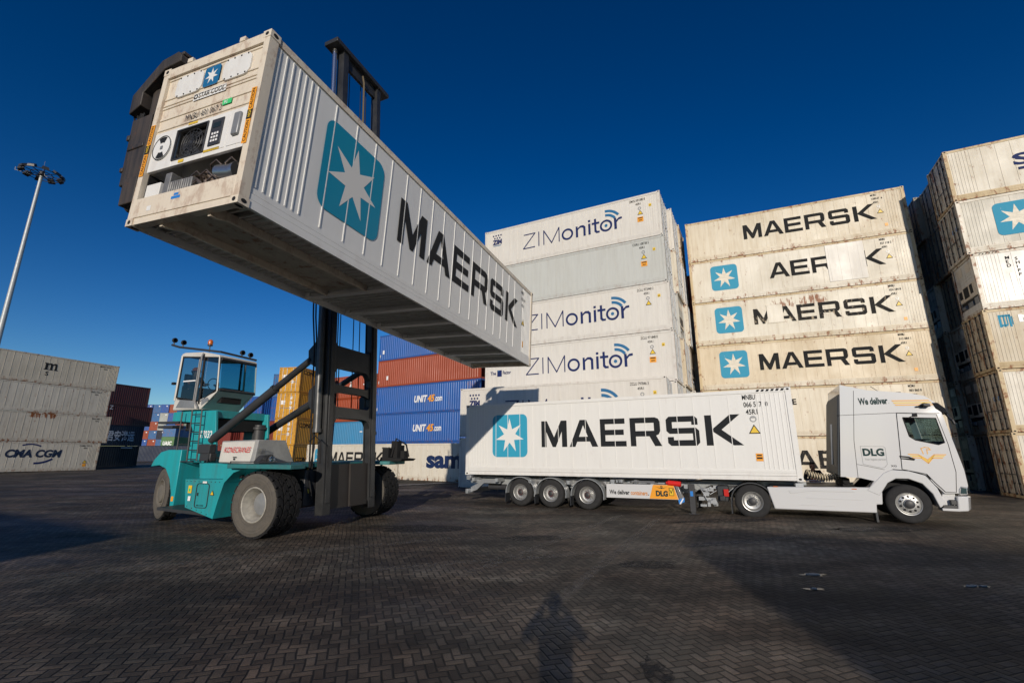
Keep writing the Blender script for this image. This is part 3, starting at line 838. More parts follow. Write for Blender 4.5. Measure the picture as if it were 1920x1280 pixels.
# ---------------------------------------------------------------- block at the right edge of the yard
RO = (22.6838, 21.2087); RY = -0.4671
rlab = ['cream reefer on the ground at the right edge, its left end doors with rusty bars',
        'ivory reefer on the second level at the right edge with blue marks on its doors',
        'yellow-stained reefer at the right edge with a peeling pale blue square mark',
        'white ribbed reefer at the right edge with small vertical black letters',
        'greyish white reefer at the right edge with a large blue star logo',
        'plain cream reefer on top at the right edge with a dark blue letter S']
rm = ['cream_b','cream_b','cream_a','white_used','grey_oldb','cream_b']
for i in range(6):
    c = container(rlab[i], (*at(RO, RY, (.0,.05,.02,.08,.0,-.02)[i], 0)[:2], i*H), RY, MT[rm[i]], left='reefer' if i == 3 else 'door', group='reefers in the block at the right edge', frame=MT['cream_rail'] if i < 3 or i == 5 else MT['cream_b'], rod=DGREY)
    l = Let(out=-.0195)
    if i == 5: l.text('SEALAND', 2.5, 1.38, .62, NAVY, bold=.03, w=6.6); l.rect(2.62, 1.1, 6.2, .14, NAVY)
    if i == 4: maersk_side(l, WORN_A, LOGO_W, STARC)
    if i == 3:
        for k, ch in enumerate('MED'): l.text(ch, 1.22, 2.4-.2*k, .16, BLACK)
        for k, ch in enumerate('SHIPP'): l.text(ch, 1.55, 2.3-.2*k, .16, BLACK)
        l.rect(1.24, .55, .16, 1.15, STARW); l.rect(1.52, .5, .22, .9, STARW)
        for k in range(6): l.shape([[(0,0),(.06,0),(.1,.05),(.04,.05)]], .3+k*.12, 2.8, 1, BLACK, d=.018)
    if i == 2:
        for a, b_, w_, h_ in ((0,0,.09,.6),(.17,0,.05,.6),(.28,.1,.04,.5),(.36,.0,.08,.6),(.1,.5,.34,.09),(.1,.04,.2,.09),(.46,.1,.03,.4)): l.rect(.5+a, 1.98+b_, w_, h_, LOGO_W)
        l.text('MAERSK', 1.2, 2.18, .36, STARW, bold=.03, w=3.2)
    l.done(c)
    if i in (4, 1):
        b_ = Let(END_FRAME, out=-.02)
        for y in (.55, 1.0): b_.ring(-y, 1.6, .11, .06, BLUES); 
        b_.done(c)
for r in range(3):
    for i in range(6):
        o = at(RO, RY, (.18,.05,.3)[r] + random.uniform(-.08,.14), (r+1)*2.52)
        container('%s reefer at %s level, %s row back in the block at the right edge' % (('shade-dark grimy','grey','shade-dark stained')[(i*2+r) % 3], ('ground','second','third','fourth','fifth','sixth')[i], order[r]),
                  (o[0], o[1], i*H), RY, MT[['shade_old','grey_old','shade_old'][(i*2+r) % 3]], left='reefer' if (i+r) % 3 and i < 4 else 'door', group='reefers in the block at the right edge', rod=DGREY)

# ---------------------------------------------------------------- old stack at the left edge
CO = (-45.8102, 52.2517); CY = 1.2075
clab = ['greyish cream reefer lettered in dark blue, bottom of the stack at the left edge', 'dull grey reefer with a rust stain along its top rail, above the lettered bottom one',
        'blank off-white reefer with a bare strip along its bottom, below the topmost one', 'stained reefer with a black m on top of the stack at the left edge']
for i in range(4):
    o = at(CO, CY, -12.192 + (.0,.55,.0,.35)[i], 0)
    c = container(clab[i], (o[0], o[1], i*H), CY, MT[['grey_oldb','grey_rust','grey_oldb','grey_old'][i]], right='door', tilt=-.012, group='old reefers stacked at the left edge')
    c.location.z += .12
    l = Let(out=-.0195)
    if i == 3:
        l.shape([[(0,0),(0,.06),(.08,.1),(.08,.62),(0,.66),(0,.72),(.3,.72),(.32,.62),(.45,.72),(.6,.7),(.66,.6),(.8,.72),(.98,.7),(1.04,.58),(1.04,.1),(1.14,.06),(1.14,0),(.82,0),(.82,.06),(.88,.1),(.88,.5),(.8,.56),(.68,.46),(.68,.1),(.74,.06),(.74,0),(.44,0),(.44,.06),(.5,.1),(.5,.5),(.42,.56),(.3,.46),(.3,.1),(.36,.06),(.36,0)]], 5.55, 1.42, 1, BLACK)
        l.text('S', 5.75, .85, .42, BLACK, bold=.02)
    if i == 0:
        l.text('CMA CGM', 4.55, 1.40, .72, plain('dark_blue_lettering', (.012,.025,.06), .5), bold=.045, shear=.12, w=4.35)
        l.ring(6.3, .95, 1.75, 1.62, NAVY, R(62), R(112), 16); l.ring(6.9, 3.1, 2.4, 2.22, NAVY, R(268), R(305), 16)
        l.tri(10.85, .75, .4); l.rect(10.9, .4, .3, .3, ORANGE)
    l.text(('CGMU 929 5', 'TRIU 881 6', 'SEGU 940 3', 'MEDU 912 8')[i], 10.3, 2.5, .15, BLACK)
    l.text('45R1', 10.7, 2.26, .13, BLACK)
    l.done(c)
# dark stack behind it, in the shade
DO = (-50.3, 63.5); DY = 1.38
dl = ['black container on the ground in the dark stack behind the left one', 'dark navy container with white characters on its side', 'maroon container below the topmost of the dark stack', 'maroon container on top of the dark stack, lit orange at its corner']
for i in range(4):
    o = at(DO, DY, -12.192 + (0,.2,.9,.1)[i], 0)
    c = container(dl[i], (o[0], o[1], i*2.62), DY, MT[['black_blue','navy','maroon','maroon'][i]], H=2.62, reefer=False, right='door', group='dark containers stacked behind the left edge stack', rod=DGREY)
    l = Let(out=.004)
    if i == 1: l.text('君安港运', 7.4, .75, 1.0, plain('dim_white_lettering', (.6,.65,.72), .5), bold=.02, w=3.6)
    if i == 2: l.text('Z', 6.4, 1.95, .5, WLET)
    if i == 0: l.rect(9.7, 2.35, 1.5, .1, WLET)
    l.done(c)

# ---------------------------------------------------------------- blue and red stacks behind the machine
UO = (-14.7086, 49.7069); UY = -0.5389
ul = ['blue container on the ground behind the white reefers, hidden', 'lower blue container with a white and orange web address', 'upper blue container with a white and orange web address, below the rust red one',
      'rust red container between two blue ones, under the lifted container', 'topmost blue container seen just under the lifted container']
for i in range(5):
    c = container(ul[i], (UO[0], UO[1], i*H), UY, MT['orange_red' if i == 3 else 'blue'], L=13.716, reefer=False, left='door', group='blue and red stack behind the mast')
    l = Let(out=.004)
    if i in (1, 2):
        x = 5.5
        l.text('UNIT', x, 1.05, .66, WLET, bold=.04, shear=.2, w=1.75); l.text('45', x+1.8, 1.05, .66, ORANGE, bold=.04, shear=.2, w=.9); l.text('.com', x+2.72, 1.05, .6, WLET, bold=.03, w=.95)
    if i in (3, 4): l.rect(.55+(i == 3)*.8, .75, .26, .42, WLET)
    l.rect(.2, .4, .08, .3, WLET); l.rect(13.2, 1.4, .1, .5, WLET); l.rect(13.0, 1.4, .06, .45, WLET)
    l.done(c)
VO = at(UO, UY, -12.6, 0)
for i in range(4):
    c = container(['dark container at ground level behind the mast and the white reefer', 'light blue container seen between the mast columns', 'rust red container between the mast columns, above the light blue one', 'topmost rust red container with a white mark, seen between the mast columns'][i],
                  (VO[0], VO[1], i*2.591), UY, MT[['midblue','sky_blue','orange_red','orange_red'][i]], H=2.591, reefer=False, left='flat', right='door', group='stack seen between the mast columns')
    l = Let(out=.004)
    if i == 3:
        for k, ch in enumerate('CAI'): l.text(ch, 8.1, 1.8-.6*k, .5, WLET, bold=.03)
    l.rect(4.3, .5, .1, .5, WLET); l.rect(10.4, 1.4, .4, .12, WLET); l.done(c)
SO = (-8.36, 34.96); SY = -0.50
c = container('cream reefer on the ground with large dark blue letters sam, right of the mast', (*SO, 0), SY, MT['cream_b'], H=2.591, left='door', right='door', group='white reefers on the ground behind the machine')
l = Let(out=-.0195); l.text('samskip', 2.55, .95, 1.15, plain('samskip_blue_lettering', (.008,.022,.085), .45), bold=.045, w=6.2); l.done(c)
BY = -.62
BO = at((SO[0]-.25*math.cos(BY), SO[1]-.25*math.sin(BY)), BY, -12.192, .1)
c = container('white reefer on the ground partly hidden behind the mast, black letters and star logo', (*BO[:2], 0), BY, MT['cream_b'], H=2.591, right='door', group='white reefers on the ground behind the machine')
l = Let(out=-.0195)
l.star(1.30, .62, 1.55, LOGO_W, STARC, 1.6); l.word('MAERSK', 3.52, .98, .98, WORN_A); l.text('MSWU 002 7', 10.3, 2.2, .15, BLACK); l.tri(11.0, 1.2, .34); l.rect(11.6, 1.25, .12, .14, ORANGE); l.done(c)

def endstack(px, py, yaw, mats, labs, L=6.058, Hh=2.591, group=None, z0=0, end='door', let=None, offs=None):
    for i, mt in enumerate(mats):
        if mt is None: continue
        o = at((px, py), yaw, (offs or [0]*9)[i], 0)
        c = container(labs[i], (o[0], o[1], z0+i*Hh), yaw, MT[mt], L=L, H=Hh, reefer=False, left=end, group=group)
        if let: let(c, i)
def ylet(c, i):
    l = Let(out=.004)
    if i in (3, 1, 0): l.text(('CONTAINER','CONTAINERS','','CONTAINERS')[i], .5, (1.0,1.75,0,1.9)[i], .42, BLACK, bold=.02, w=4.6)
    l.done(c)
    e = Let(END_FRAME, out=-.0)
    for k in range(3): e.rect(-1.0+.0, .9+k*.5, .3, .3, WLET, d=-.03)
    e.rect(-2.0, 1.4, .5, .4, WLET, d=-.03); e.done(c, 'door_placard')
endstack(-21.4, 46.0, R(80), ['yellow']*4, ['yellow container at the bottom of the yellow stack beside the hood', 'yellow container second from the bottom of its stack', 'yellow container below the topmost of the yellow stack', 'topmost yellow container with black lettering, left of the mast'], group='yellow containers stacked left of the mast', let=ylet, offs=[0,.1,.05,-.05])
endstack(-24.25, 50.0, R(74), [None,'red','blue','midblue'], ['', 'red container end beside the yellow stack, under a blue one', 'bright blue container end next to the yellow stack', 'topmost pale blue container end with white markings, behind the tilt cylinder'], L=12.192, group='stack beside the yellow one', end='flat')
endstack(-26.8, 49.4, R(74), ['red','red','blue','red'], ['red container end on the ground right of the cab', 'red container end under a blue one, right of the cab', 'bright blue container end seen just right of the cab', 'dark pinkish red container just above the blue ends by the cab'], L=12.192, group='stack seen right of the cab', end='flat', offs=[0,0,0,7])
endstack(-29.5, 49.0, R(74), ['red','red'], ['red container on the ground seen under the cab', 'red corrugated container seen under the cab between the pedestal plates'], L=12.192, group='red containers seen under the cab', end='flat')
endstack(-68.5, 95.0, R(96), ['red','green','midblue'], ['red low container under the green one, seen below the cab', 'green container with white lettering, seen through the pedestal', 'blue container above the green one, seen through the pedestal'], L=6.058, Hh=2.35, group='coloured pair seen through the pedestal', end='flat',
         let=lambda c, i: (lambda l: (l.text('UASC', -2.1, .75, .72, WLET, bold=.05, shear=.1, w=1.7), l.done(c)))(Let(END_FRAME, out=-.02)) if i == 1 else None)
c = container('dark blue container on the ground below the far colourful wall', (-70, 88, 0), -.12, MT['navy'], reefer=False, group='far containers')
# far wall of container ends: too small to show parts
fw_ = ['blue orange_red blue red navy blue red blue'.split(), 'greygreen blue orange_red midblue blue orange_red pale red'.split(), 'blue orange_red midblue navy greygreen blue orange_red blue'.split(), 'red blue orange_red pale blue red greygreen blue'.split(), 'blue greygreen midblue pale blue orange_red navy red'.split(), 'red blue midblue blue orange_red blue red midblue'.split()]
cname = {'blue':'bright blue','midblue':'mid blue','orange_red':'rust red','greygreen':'grey green','red':'dark red','pale':'pale grey','sky_blue':'light blue','navy':'navy'}
def far_mesh():
    m = MB(); m.box(.05, 12.1, .03, W-.03, .04, 2.55)
    for k in range(6): m.box(0, .06, .12+k*.38, .26+k*.38, .15, 2.45)
    m.box(-.01, .05, .02, .1, .02, 2.57); m.box(-.01, .05, W-.1, W-.02, .02, 2.57); m.box(-.01,.05,.1,W-.1,2.46,2.57); m.box(-.01,.05,.1,W-.1,.02,.13)
    m.box(-.02,.0,.5,.85,1.9,2.2,1)
    return m.build('far_container', [DARK, WLET])
fme = cached(('far',), far_mesh)
rf = random.Random(11)
for cc in range(8):
    for i in range(6):
        k = fw_[i][cc]
        o = link('shipping_container', fme, None, mats=[MT[k], WLET])
        o.location = (-112 + cc*2.62, 140.5 - cc*.15 + (rf.random()*.3), i*2.6); o.rotation_euler = (0,0,R(92))
        tag(o, '%s container end in the far wall, row %s up, column %s from its left' % (cname[k], ('one','two','three','four','five','six')[i], ('one','two','three','four','five','six','seven','eight')[7-(7-cc)]), 'container', 'container ends in the far wall')

# blocks behind the photographer that throw the two long shadows
for side, (ox, oy) in (('right', (1.45, -19.75)), ('left', (-14.55-2*12.25*math.cos(-.5)+1.2, -18.65-2.19+2*12.25*math.sin(.5)))):
    for k in range(2):
        for i in range(3):
            o = at((ox, oy), -.5, k*12.25, 0)
            container('%s container, %s level, %s along the %s block behind the photographer' % (('blue','red','grey')[(i+k) % 3], ('ground','second','top')[i], ('first','second')[k], side), (o[0], o[1], i*H), -.5, MT[('midblue','red','grey_old')[(i+k) % 3]], reefer=False, right='door', left='door', group='containers behind the photographer', corners='front')
# ---------------------------------------------------------------- lifted reefer container (in the air, held by the handler)
LO = (-3.7264, 5.6102, 5.3973); LY = 1.1989
LL = 12.192
lc = thing('shipping_container', 'white reefer container held up in the air by the handler, its cooling unit facing us', 'container', LO, LY, None, .0193, .0357)
MW = MT['white_new']; ME = MT['end_white']
link('body', cached(('bl',LL,H,True), lambda: reefer_body(LL,H,.62)), lc, mats=[MW])
link('frame', cached(('f',LL,H), lambda: frame_mesh(LL,H)), lc, mats=[ME])
link('bottom_rail', cached(('r',LL,H,True), lambda: rail_mesh(LL,H,True)), lc, mats=[MW])
for z in (0, 1):
    for x in (0, 1):
        for y in (0, 1):
            o = link('corner_casting', cached(('c',), casting_mesh), lc, mats=[ME, DARK])
            o.matrix_local = Matrix.Translation((LL+.002 if x else -.002, W+.002 if y else -.002, H if z else .004)) @ Matrix.Diagonal((-1 if x else 1, -1 if y else 1, -1 if z else 1, 1))
end_parts(lc, LL, H, 'door', [MW, GALV], True)
q = MB(); q.box(.12,.64,.036,.07,.16,H-.04); q.box(.12,.64,W-.07,W-.036,.16,H-.04); q.box(.12,.64,.07,W-.07,H-.09,H-.038); q.box(.56,.60,.07,W-.07,.2,H-.09); q.build('side_skin', MW, lc)
# underside: floor pans with fine ridges, cross members, gooseneck tunnel
q = MB()
k = .35
while k < LL-.3:
    if k < 3.5:
        q.box(k, k+.035, .1, .66, .135, .172); q.box(k, k+.035, 1.80, W-.1, .135, .172)
    else: q.box(k, k+.035, .1, W-.1, .135, .172)
    k += .16
UND = MT['zim_grey']
q.build('floor_pan', UND, lc, smooth=False)
for x in (3.55, 4.85, 6.1, 7.35, 8.6, 9.85, 11.05):
    q = MB(); q.box(x, x+.15, .09, W-.09, .028, .06); q.box(x+.06, x+.09, .09, W-.09, .06, .16)
    q.box(x-.01, x+.16, .075, .2, .024, .14); q.box(x-.01, x+.16, W-.2, W-.075, .024, .14)
    q.build('cross_member', MT['white_new'], lc, smooth=False)
for y0, y1 in ((.68, .74), (1.74, 1.80)):
    q = MB(); q.prism([(.12,.16),(.12,-.03),(.22,-.03),(.42,.03),(3.55,.03),(3.55,.16)], 'y', y0, y1); q.build('tunnel_side', ME, lc)
q = MB(); q.box(.15, 3.55, .75, 1.73, .150, .168); q.build('tunnel_roof', MT['grey_old'], lc)
# cooling-unit end
q = MB()
q.box(.05, .12, .12, W-.12, 1.64, 2.70)
for z in (1.68, 1.88, 2.10, 2.16, 2.28, 2.66): q.box(.034, .06, .13, W-.13, z, z+.035)
q.box(.0, .14, .12, W-.12, 2.70, 2.872); q.box(.0, .16, .12, W-.12, .125, .45)
for y in (.55, 1.75): q.box(-.01, .1, y, y+.12, 2.87, 2.95)
q.build('bulkhead', ME, lc, bevel=.006)
for y0, y1 in ((.36, .96), (1.42, 2.06)):
    q = MB(); fr = END_FRAME @ Matrix.Translation((-y1, 2.25, -.030))
    q.prism([(y1-a, 2.25+b) for a, b in rrect(y1-y0, .40, .12)], 'x', .022, .06)
    fas = q.build('access_panel', MT['white_new'], lc, bevel=.004)
    b_ = MB()
    for k in range(4):
        for zz in (2.275, 2.62): b_.cyl((.016, y0+.08+k*(y1-y0-.16)/3, zz), (.03, y0+.08+k*(y1-y0-.16)/3, zz), .014, n=8)
    b_.build('fastener', DARK, fas)
unit = part('refrigeration_unit', lc)
q = MB()
q.box(.03, .08, .14, 1.02, .93, 1.63); q.box(.03, .08, 1.74, W-.14, .93, 1.63); q.box(.03, .08, 1.02, 1.74, 1.57, 1.63); q.box(.03, .08, 1.02, 1.74, .93, 1.02)
q.box(.022, .04, .15, .52, 1.0, 1.58); q.box(.022, .04, .56, 1.0, 1.0, 1.58)
q.build('casing', MT['white_new'], unit, bevel=.006)
q = MB(); q.box(.11, .13, 1.02, 1.74, 1.02, 1.57); q.build('fan_recess', DARK, unit)
q = MB(); cy, cz = 1.38, 1.295
for r_ in (.06,.12,.18,.235): q.tube([(.05, cy+r_*math.cos(a), cz+r_*math.sin(a)) for a in [2*PI*k/24 for k in range(25)]], .005, 5)
for k in range(16):
    a = 2*PI*k/16; q.tube([(.045,cy,cz),(.05,cy+.25*math.cos(a),cz+.25*math.sin(a))], .004, 4)
for (a, b2) in (((1.03,1.03),(1.73,1.03)),((1.73,1.03),(1.73,1.56)),((1.73,1.56),(1.03,1.56)),((1.03,1.56),(1.03,1.03))): q.tube([(.03,*a),(.03,*b2)], .016, 6)
q.build('fan_guard', DGREY, unit)
q = MB()
for k in range(6):
    a = 2*PI*k/6
    q.add([(.09,cy+.05*math.cos(a-.3),cz+.05*math.sin(a-.3)),(.10,cy+.24*math.cos(a-.25),cz+.24*math.sin(a-.25)),(.075,cy+.24*math.cos(a+.3),cz+.24*math.sin(a+.3)),(.075,cy+.05*math.cos(a+.4),cz+.05*math.sin(a+.4))], [(0,1,2,3)])
q.cyl((.07,cy,cz),(.1,cy,cz),.06)
q.build('fan', DGREY, unit)
q = MB(); q.box(.008, .03, .66, .92, 1.08, 1.54); q.build('control_panel', DGREY, unit, bevel=.008)
q = MB(); q.box(.004, .012, .71, .87, 1.38, 1.47, 1)
for k in range(3):
    for j in range(3): q.box(.003, .012, .72+k*.055, .755+k*.055, 1.14+j*.06, 1.175+j*.06)
q.build('button', [WLET, plain('display_glass', (.02,.03,.03), .1)], unit)
q = MB(); q.box(-.02, .03, .28, .42, 1.14, 1.52); q.build('junction_box', GREYM, unit, bevel=.02)
q = MB(); q.lathe([(.0,.012),(.21,.012),(.21,.03)], (0,2.03,1.32), 'x', 28); q.build('inspection_cover', STARW, unit)
b_ = Let(END_FRAME, out=-.008); b_.ring(-2.03, 1.32, .215, .200, BLACK)
for a in (60, 240): b_.ring(-2.03, 1.32, .19, .09, BLACK, R(a), R(a+60), 10)
b_.rect(-2.06, 1.29, .06, .06, GREYM, d=.002); b_.done(unit, 'cover_marking')
# machinery bay
bay = part('machinery_bay', lc)
q = MB(); q.box(.52, .55, .12, W-.12, .42, .93); q.box(.08,.55,.12,.15,.42,.93); q.box(.08,.55,W-.15,W-.12,.42,.93); q.box(.08,.55,.13,W-.13,.42,.45); q.build('recess', DARK, bay)
q = MB(); q.box(.06, .4, 1.92, 2.26, .455, .72); q.build('white_box', MT['white_new'], bay, bevel=.01)
q = MB(); q.box(.08, .45, 1.22, 1.74, .455, .70); q.box(.07,.3,1.72,1.86,.455,.86)
for k in range(9): q.box(.065, .09, 1.26+k*.05, 1.285+k*.05, .48, .68)
q.build('compressor', plain('machine_grey', (.22,.22,.22), .45, .3, var=.4, vscale=9), bay, bevel=.015)
q = MB(); q.cyl((.2,.42,.66),(.2,.78,.72),.13, n=20); q.cyl((.2,.36,.66),(.2,.42,.66),.15, n=20); q.build('receiver_tank', STEEL, bay)
q = MB(); rr = random.Random(3)
for k in range(14):
    y = .5+rr.random()*.9; z = .5+rr.random()*.22; q.cyl((.12+rr.random()*.2,y,z),(.14+rr.random()*.2,y+.1*rr.random(),z+.12),.025+.03*rr.random(), n=10)
for k in range(9):
    y = .3+rr.random()*1.2; z = .5+rr.random()*.3
    q.tube([(.16,y,z),(.10,y+.1,z+.1),(.12,y+.25,z+.06),(.25,y+.35,z-.05)], .013, 6)
q.build('pipework', plain('copper_grey_pipe', (.22,.17,.14), .35, .7, var=.5, vscale=20), bay)
# caution strips and writing on the end
b_ = Let(END_FRAME, out=.005)
for y0, z0 in ((.16, .94), (2.41, .86)):
    b_.rect(-y0, z0, .10, .94, ORANGE); b_.rect(-y0, z0+.40, .10, .16, BLACK, d=.002)
    b_.text('CAUTION', -y0+.075, z0+.58, .06, BLACK, w=.34, rot=PI/2, d=.002); b_.text('CAUTION', -y0+.075, z0+.03, .06, BLACK, w=.34, rot=PI/2, d=.002)
b_.text('HIGH', -.08, 1.37, .06, YELLOW, w=.13, rot=PI/2, d=.004); b_.text('HIGH', -2.33, 1.29, .06, YELLOW, w=.13, rot=PI/2, d=.004)
b_.out = -.02
b_.star(-1.40, 2.27, .36, TEALB, STARW, .37, d=-.01)
b_.rect(-1.56, 2.07, .74, .13, STARW, d=-.014); b_.text('STAR COOL', -1.43, 2.09, .10, BLACK, bold=.0, w=.58, d=-.011)
b_.ring(-1.50, 2.135, .05, .03, BLACK, d=-.011, n=6)
b_.text('MNBU 431 067 2', -1.64, 1.71, .13, BLACK, bold=.0, w=.82, d=-.012)
b_.rect(-.82, 1.79, .20, .09, GREENS, d=-.012); b_.text('PC', -.78, 1.81, .05, WLET, bold=.02, d=-.010)
b_.rect(-1.52, 1.60, .22, .05, YELLOW, d=-.01); b_.rect(-1.0, 1.0, .34, .04, YELLOW, d=-.002); b_.rect(-1.55, .95, .12, .05, YELLOW, d=-.002)
b_.rect(-1.46, .30, .20, .045, BLUES, d=.022); b_.rect(-1.41, .355, .10, .04, BLUES, d=.022); b_.rect(-2.0, .2, .1, .08, STARW, d=.022)
b_.done(lc)
l = Let(out=-.024)
maersk_side(l, plain('charcoal_lettering', (.018,.019,.021), .8, spec=.25), plain('logo_teal_blue', (.004,.24,.38), .5), plain('logo_off_white', (.70,.68,.64), .45))
ids(l, 11.0, 2.5, 'MNBU', '431 067 2', h=.12); l.tri(11.1, 1.35, .3); l.rect(11.2, .55, .14, .22, ORANGE)
l.done(lc)

# ---------------------------------------------------------------- container handler
HY = R(-21.4)
hm = thing('container_handler', 'teal container handler with grey cab and tall black mast lifting the white container', 'container handler', (-6.42, 12.0, 0), HY)
def tyre_mesh(w, r, rim, lugs=22):
    m = MB(); h = w/2
    m.lathe([(rim,-h+.03),(rim+.03,-h),(rim+.06,-h-.004),(rim+.065,-h+.004),(rim+.09,-h+.002),(rim+.10,-h-.012),(r*.76,-h-.022),(r*.78,-h-.014),(r*.84,-h-.020),(r*.86,-h-.010),(r*.93,-h+.0),(r-.05,-h+.03)], n=48, m=1)
    m.lathe([(r-.05,-h+.03),(r-.05,-h+.06),(r-.05,h-.06),(r-.05,h-.03)], n=44, m=0)
    m.lathe([(r-.05,h-.03),(r*.93,h),(r*.80,h+.012),(rim+.03,h),(rim,h-.03)], n=44, m=1)
    for k in range(lugs):
        for s in (-1, 1):
            a = 2*PI*(k + (.5 if s > 0 else 0))/lugs; da = .40*2*PI/lugs
            for (y0, y1, sh0, sh1) in ((s*.02, s*(h*.55), 0, .5), (s*h*.55, s*(h-.012), .5, .35)):
                vs = []
                for y, sh in ((y0, sh0), (y1, sh1)):
                    for t in (-1, 1):
                        for rr_ in (r-.09, r+.004):
                            b = a + sh*2*PI/lugs + t*da; vs.append((rr_*math.cos(b), y, rr_*math.sin(b)))
                m.add(vs, [(0,2,6,4),(1,5,7,3),(0,1,3,2),(4,6,7,5),(0,4,5,1),(2,3,7,6)], 0)
    return m.build('tyre', [RUBBER, RUBBERD])
big_tyre = cached(('bt',), lambda: tyre_mesh(.372, .80, .41))
def big_rim_mesh():
    m = MB(); m.lathe([(.43,-.19),(.41,-.205),(.39,-.19),(.37,-.12),(.33,-.06),(.30,.13),(.0,.13)], n=36)
    return m.build('rim', plain('grimy_rim', (.40,.38,.33), .6, var=.45, vscale=6))
big_rim = cached(('br',), big_rim_mesh)
def hub_mesh():
    m = MB(); m.lathe([(.30,.128),(.27,.05),(.18,.02),(.0,.02)], n=24)
    for k in range(12):
        a = 2*PI*k/12; m.cyl((.27*math.cos(a),.115,.27*math.sin(a)),(.27*math.cos(a),.085,.27*math.sin(a)),.018,n=6)
    return m.build('hub', GREYM)
big_hub = cached(('bh',), hub_mesh)
def big_wheel(x, y, flip=False, steer=0, hub=True):
    w_ = part('wheel', hm); w_.location = (x, y, .80); w_.rotation_euler = (0, 0, steer + (PI if flip else 0))
    link('tyre', big_tyre, w_); link('rim', big_rim, w_)
    if hub: link('hub', big_hub, w_)
    return w_
big_wheel(0, .188); big_wheel(0, .572, hub=False); big_wheel(0, 4.428, True, hub=False); big_wheel(0, 4.812, True)
def rear_rim_mesh():
    m = MB(); m.lathe([(.43,-.19),(.40,-.20),(.38,-.15),(.36,-.12),(.28,-.15),(.26,-.2),(.20,-.22),(.0,-.23)], n=36)
    for k in range(12):
        a = 2*PI*k/12; m.cyl((.32*math.cos(a),-.13,.32*math.sin(a)),(.32*math.cos(a),-.17,.32*math.sin(a)),.018,n=6)
    return m.build('rim', plain('dusty_rim', (.16,.145,.12), .8, var=.3))
rrm = cached(('rr',), rear_rim_mesh)
for y, fl in ((1.40, False), (3.6, True)):
    w_ = part('wheel', hm); w_.location = (-5.39, y, .80); w_.rotation_euler = (0, 0, R(-18.6) + (PI if fl else 0))
    link('tyre', big_tyre, w_); link('rim', rrm, w_)
# chassis
q = MB()
q.box(-4.46, -2.7, 1.72, 3.3, .62, 1.74); q.box(-2.7, -.9, 1.02, 3.98, .62, 1.64)
q.prism([(-5.95,1.0),(-5.95,1.9),(-5.2,2.1),(-4.46,2.1),(-4.46,.7),(-5.2,.8)], 'y', 1.95, 3.05)
q.build('chassis', TEAL, hm, bevel=.02)
q = MB(); q.box(-.9, .48, 1.1, 3.9, .66, 1.60); q.box(-.28, .28, .75, 4.25, .60, .98); q.build('axle_frame', DGREY, hm, bevel=.02)
q = MB(); q.prism([(-1.15,.03),(1.05,.03),(1.05,.5),(.45,.95),(.45,3.9),(1.0,4.1),(1.0,4.97),(-1.15,4.97)], 'z', 1.66, 1.77); q.build('deck', TEALD, hm, bevel=.015)
q = MB()                                                              # side box with the wheel arch
q.prism([(-2.95,1.34),(-2.80,.60),(-1.67,.36),(-1.57,.8),(-1.42,1.28),(-1.12,1.54),(-.62,1.685),(-.62,1.70),(-1.16,1.70),(-1.5,1.36)], 'y', .22, .80)
q.prism([(-2.95,1.335),(-1.3,1.335),(-.9,1.76),(-3.05,1.76)], 'y', .62, 1.03)
side_box = q.build('side_box', TEAL, hm, bevel=.015)
q = MB(); q.tube([(-2.42+a, .206, .62+b) for a, b in rrect(.48,.62,.08)] + [(-2.42+rrect(.48,.62,.08)[0][0], .206, .62+rrect(.48,.62,.08)[0][1])], .010, 6); q.box(-2.36,-2.33,.19,.21,.92,1.0)
q.build('hatch', DGREY, side_box)
b_ = Let(out=-.205); b_.rect(-2.80+.05, .98, .14, .2, YELLOW); b_.rect(-2.72, 1.02, .07, .08, GREENS, d=.002); b_.done(side_box, 'sticker')
q = MB(); q.prism([(-4.3,.44),(-1.75,.36),(-1.75,.44),(-4.3,.52)], 'y', .45, 1.6); q.build('step', DGREY, hm)
q = MB()                                                              # rear mudguard
q.prism([(-5.80,1.62),(-5.70,1.82),(-5.42,2.06),(-5.1,2.13),(-4.46,2.13),(-4.46,.40),(-4.62,.40),(-4.66,.85),(-4.82,1.25),(-5.08,1.56),(-5.4,1.66)], 'y', 1.0, 1.72)
q.build('mudguard', TEAL, hm, bevel=.015)
q = MB(); q.prism([(-5.80,1.62),(-5.70,1.82),(-5.42,2.06),(-5.1,2.13),(-4.46,2.13),(-4.46,1.74),(-5.08,1.66),(-5.4,1.66)], 'y', 3.3, 4.0); q.build('mudguard', TEAL, hm, bevel=.015)
b_ = Let(out=-.995); b_.rect(-4.60, .62, .1, .14, ORANGE); b_.done(hm, 'marking')
# pedestal plates under the cab
q = MB()
q.prism([(-4.40,1.76),(-3.16,1.76),(-3.45,3.32),(-5.42,3.32),(-5.42,3.03),(-4.55,2.98),(-4.40,2.75)], 'y', 1.18, 1.26)
q.prism([(-4.40,1.76),(-3.16,1.76),(-3.35,3.32),(-5.42,3.32),(-5.42,3.03),(-4.7,2.98),(-4.40,2.75)], 'y', 3.0, 3.08)
q.box(-5.42, -3.5, 1.26, 3.0, 3.1, 3.34); q.box(-3.9,-3.3,1.26,1.5,1.72,2.1)
q.build('pedestal', TEAL, hm, bevel=.012)
q = MB(); q.box(-4.9,-3.55,1.3,2.95,2.72,3.08); q.build('hydraulic_tray', DARK, hm)
b_ = Let(out=-1.172); b_.text('17032', -3.98, 2.50, .22, WLET, bold=.02, w=.52, rot=-.02); b_.done(hm, 'number')
q = MB()                                                              # ladder and hand rails
for x in (-4.30, -3.86): q.tube([(x,1.02,3.35),(x+.1,1.02,1.80)], .022, 6)
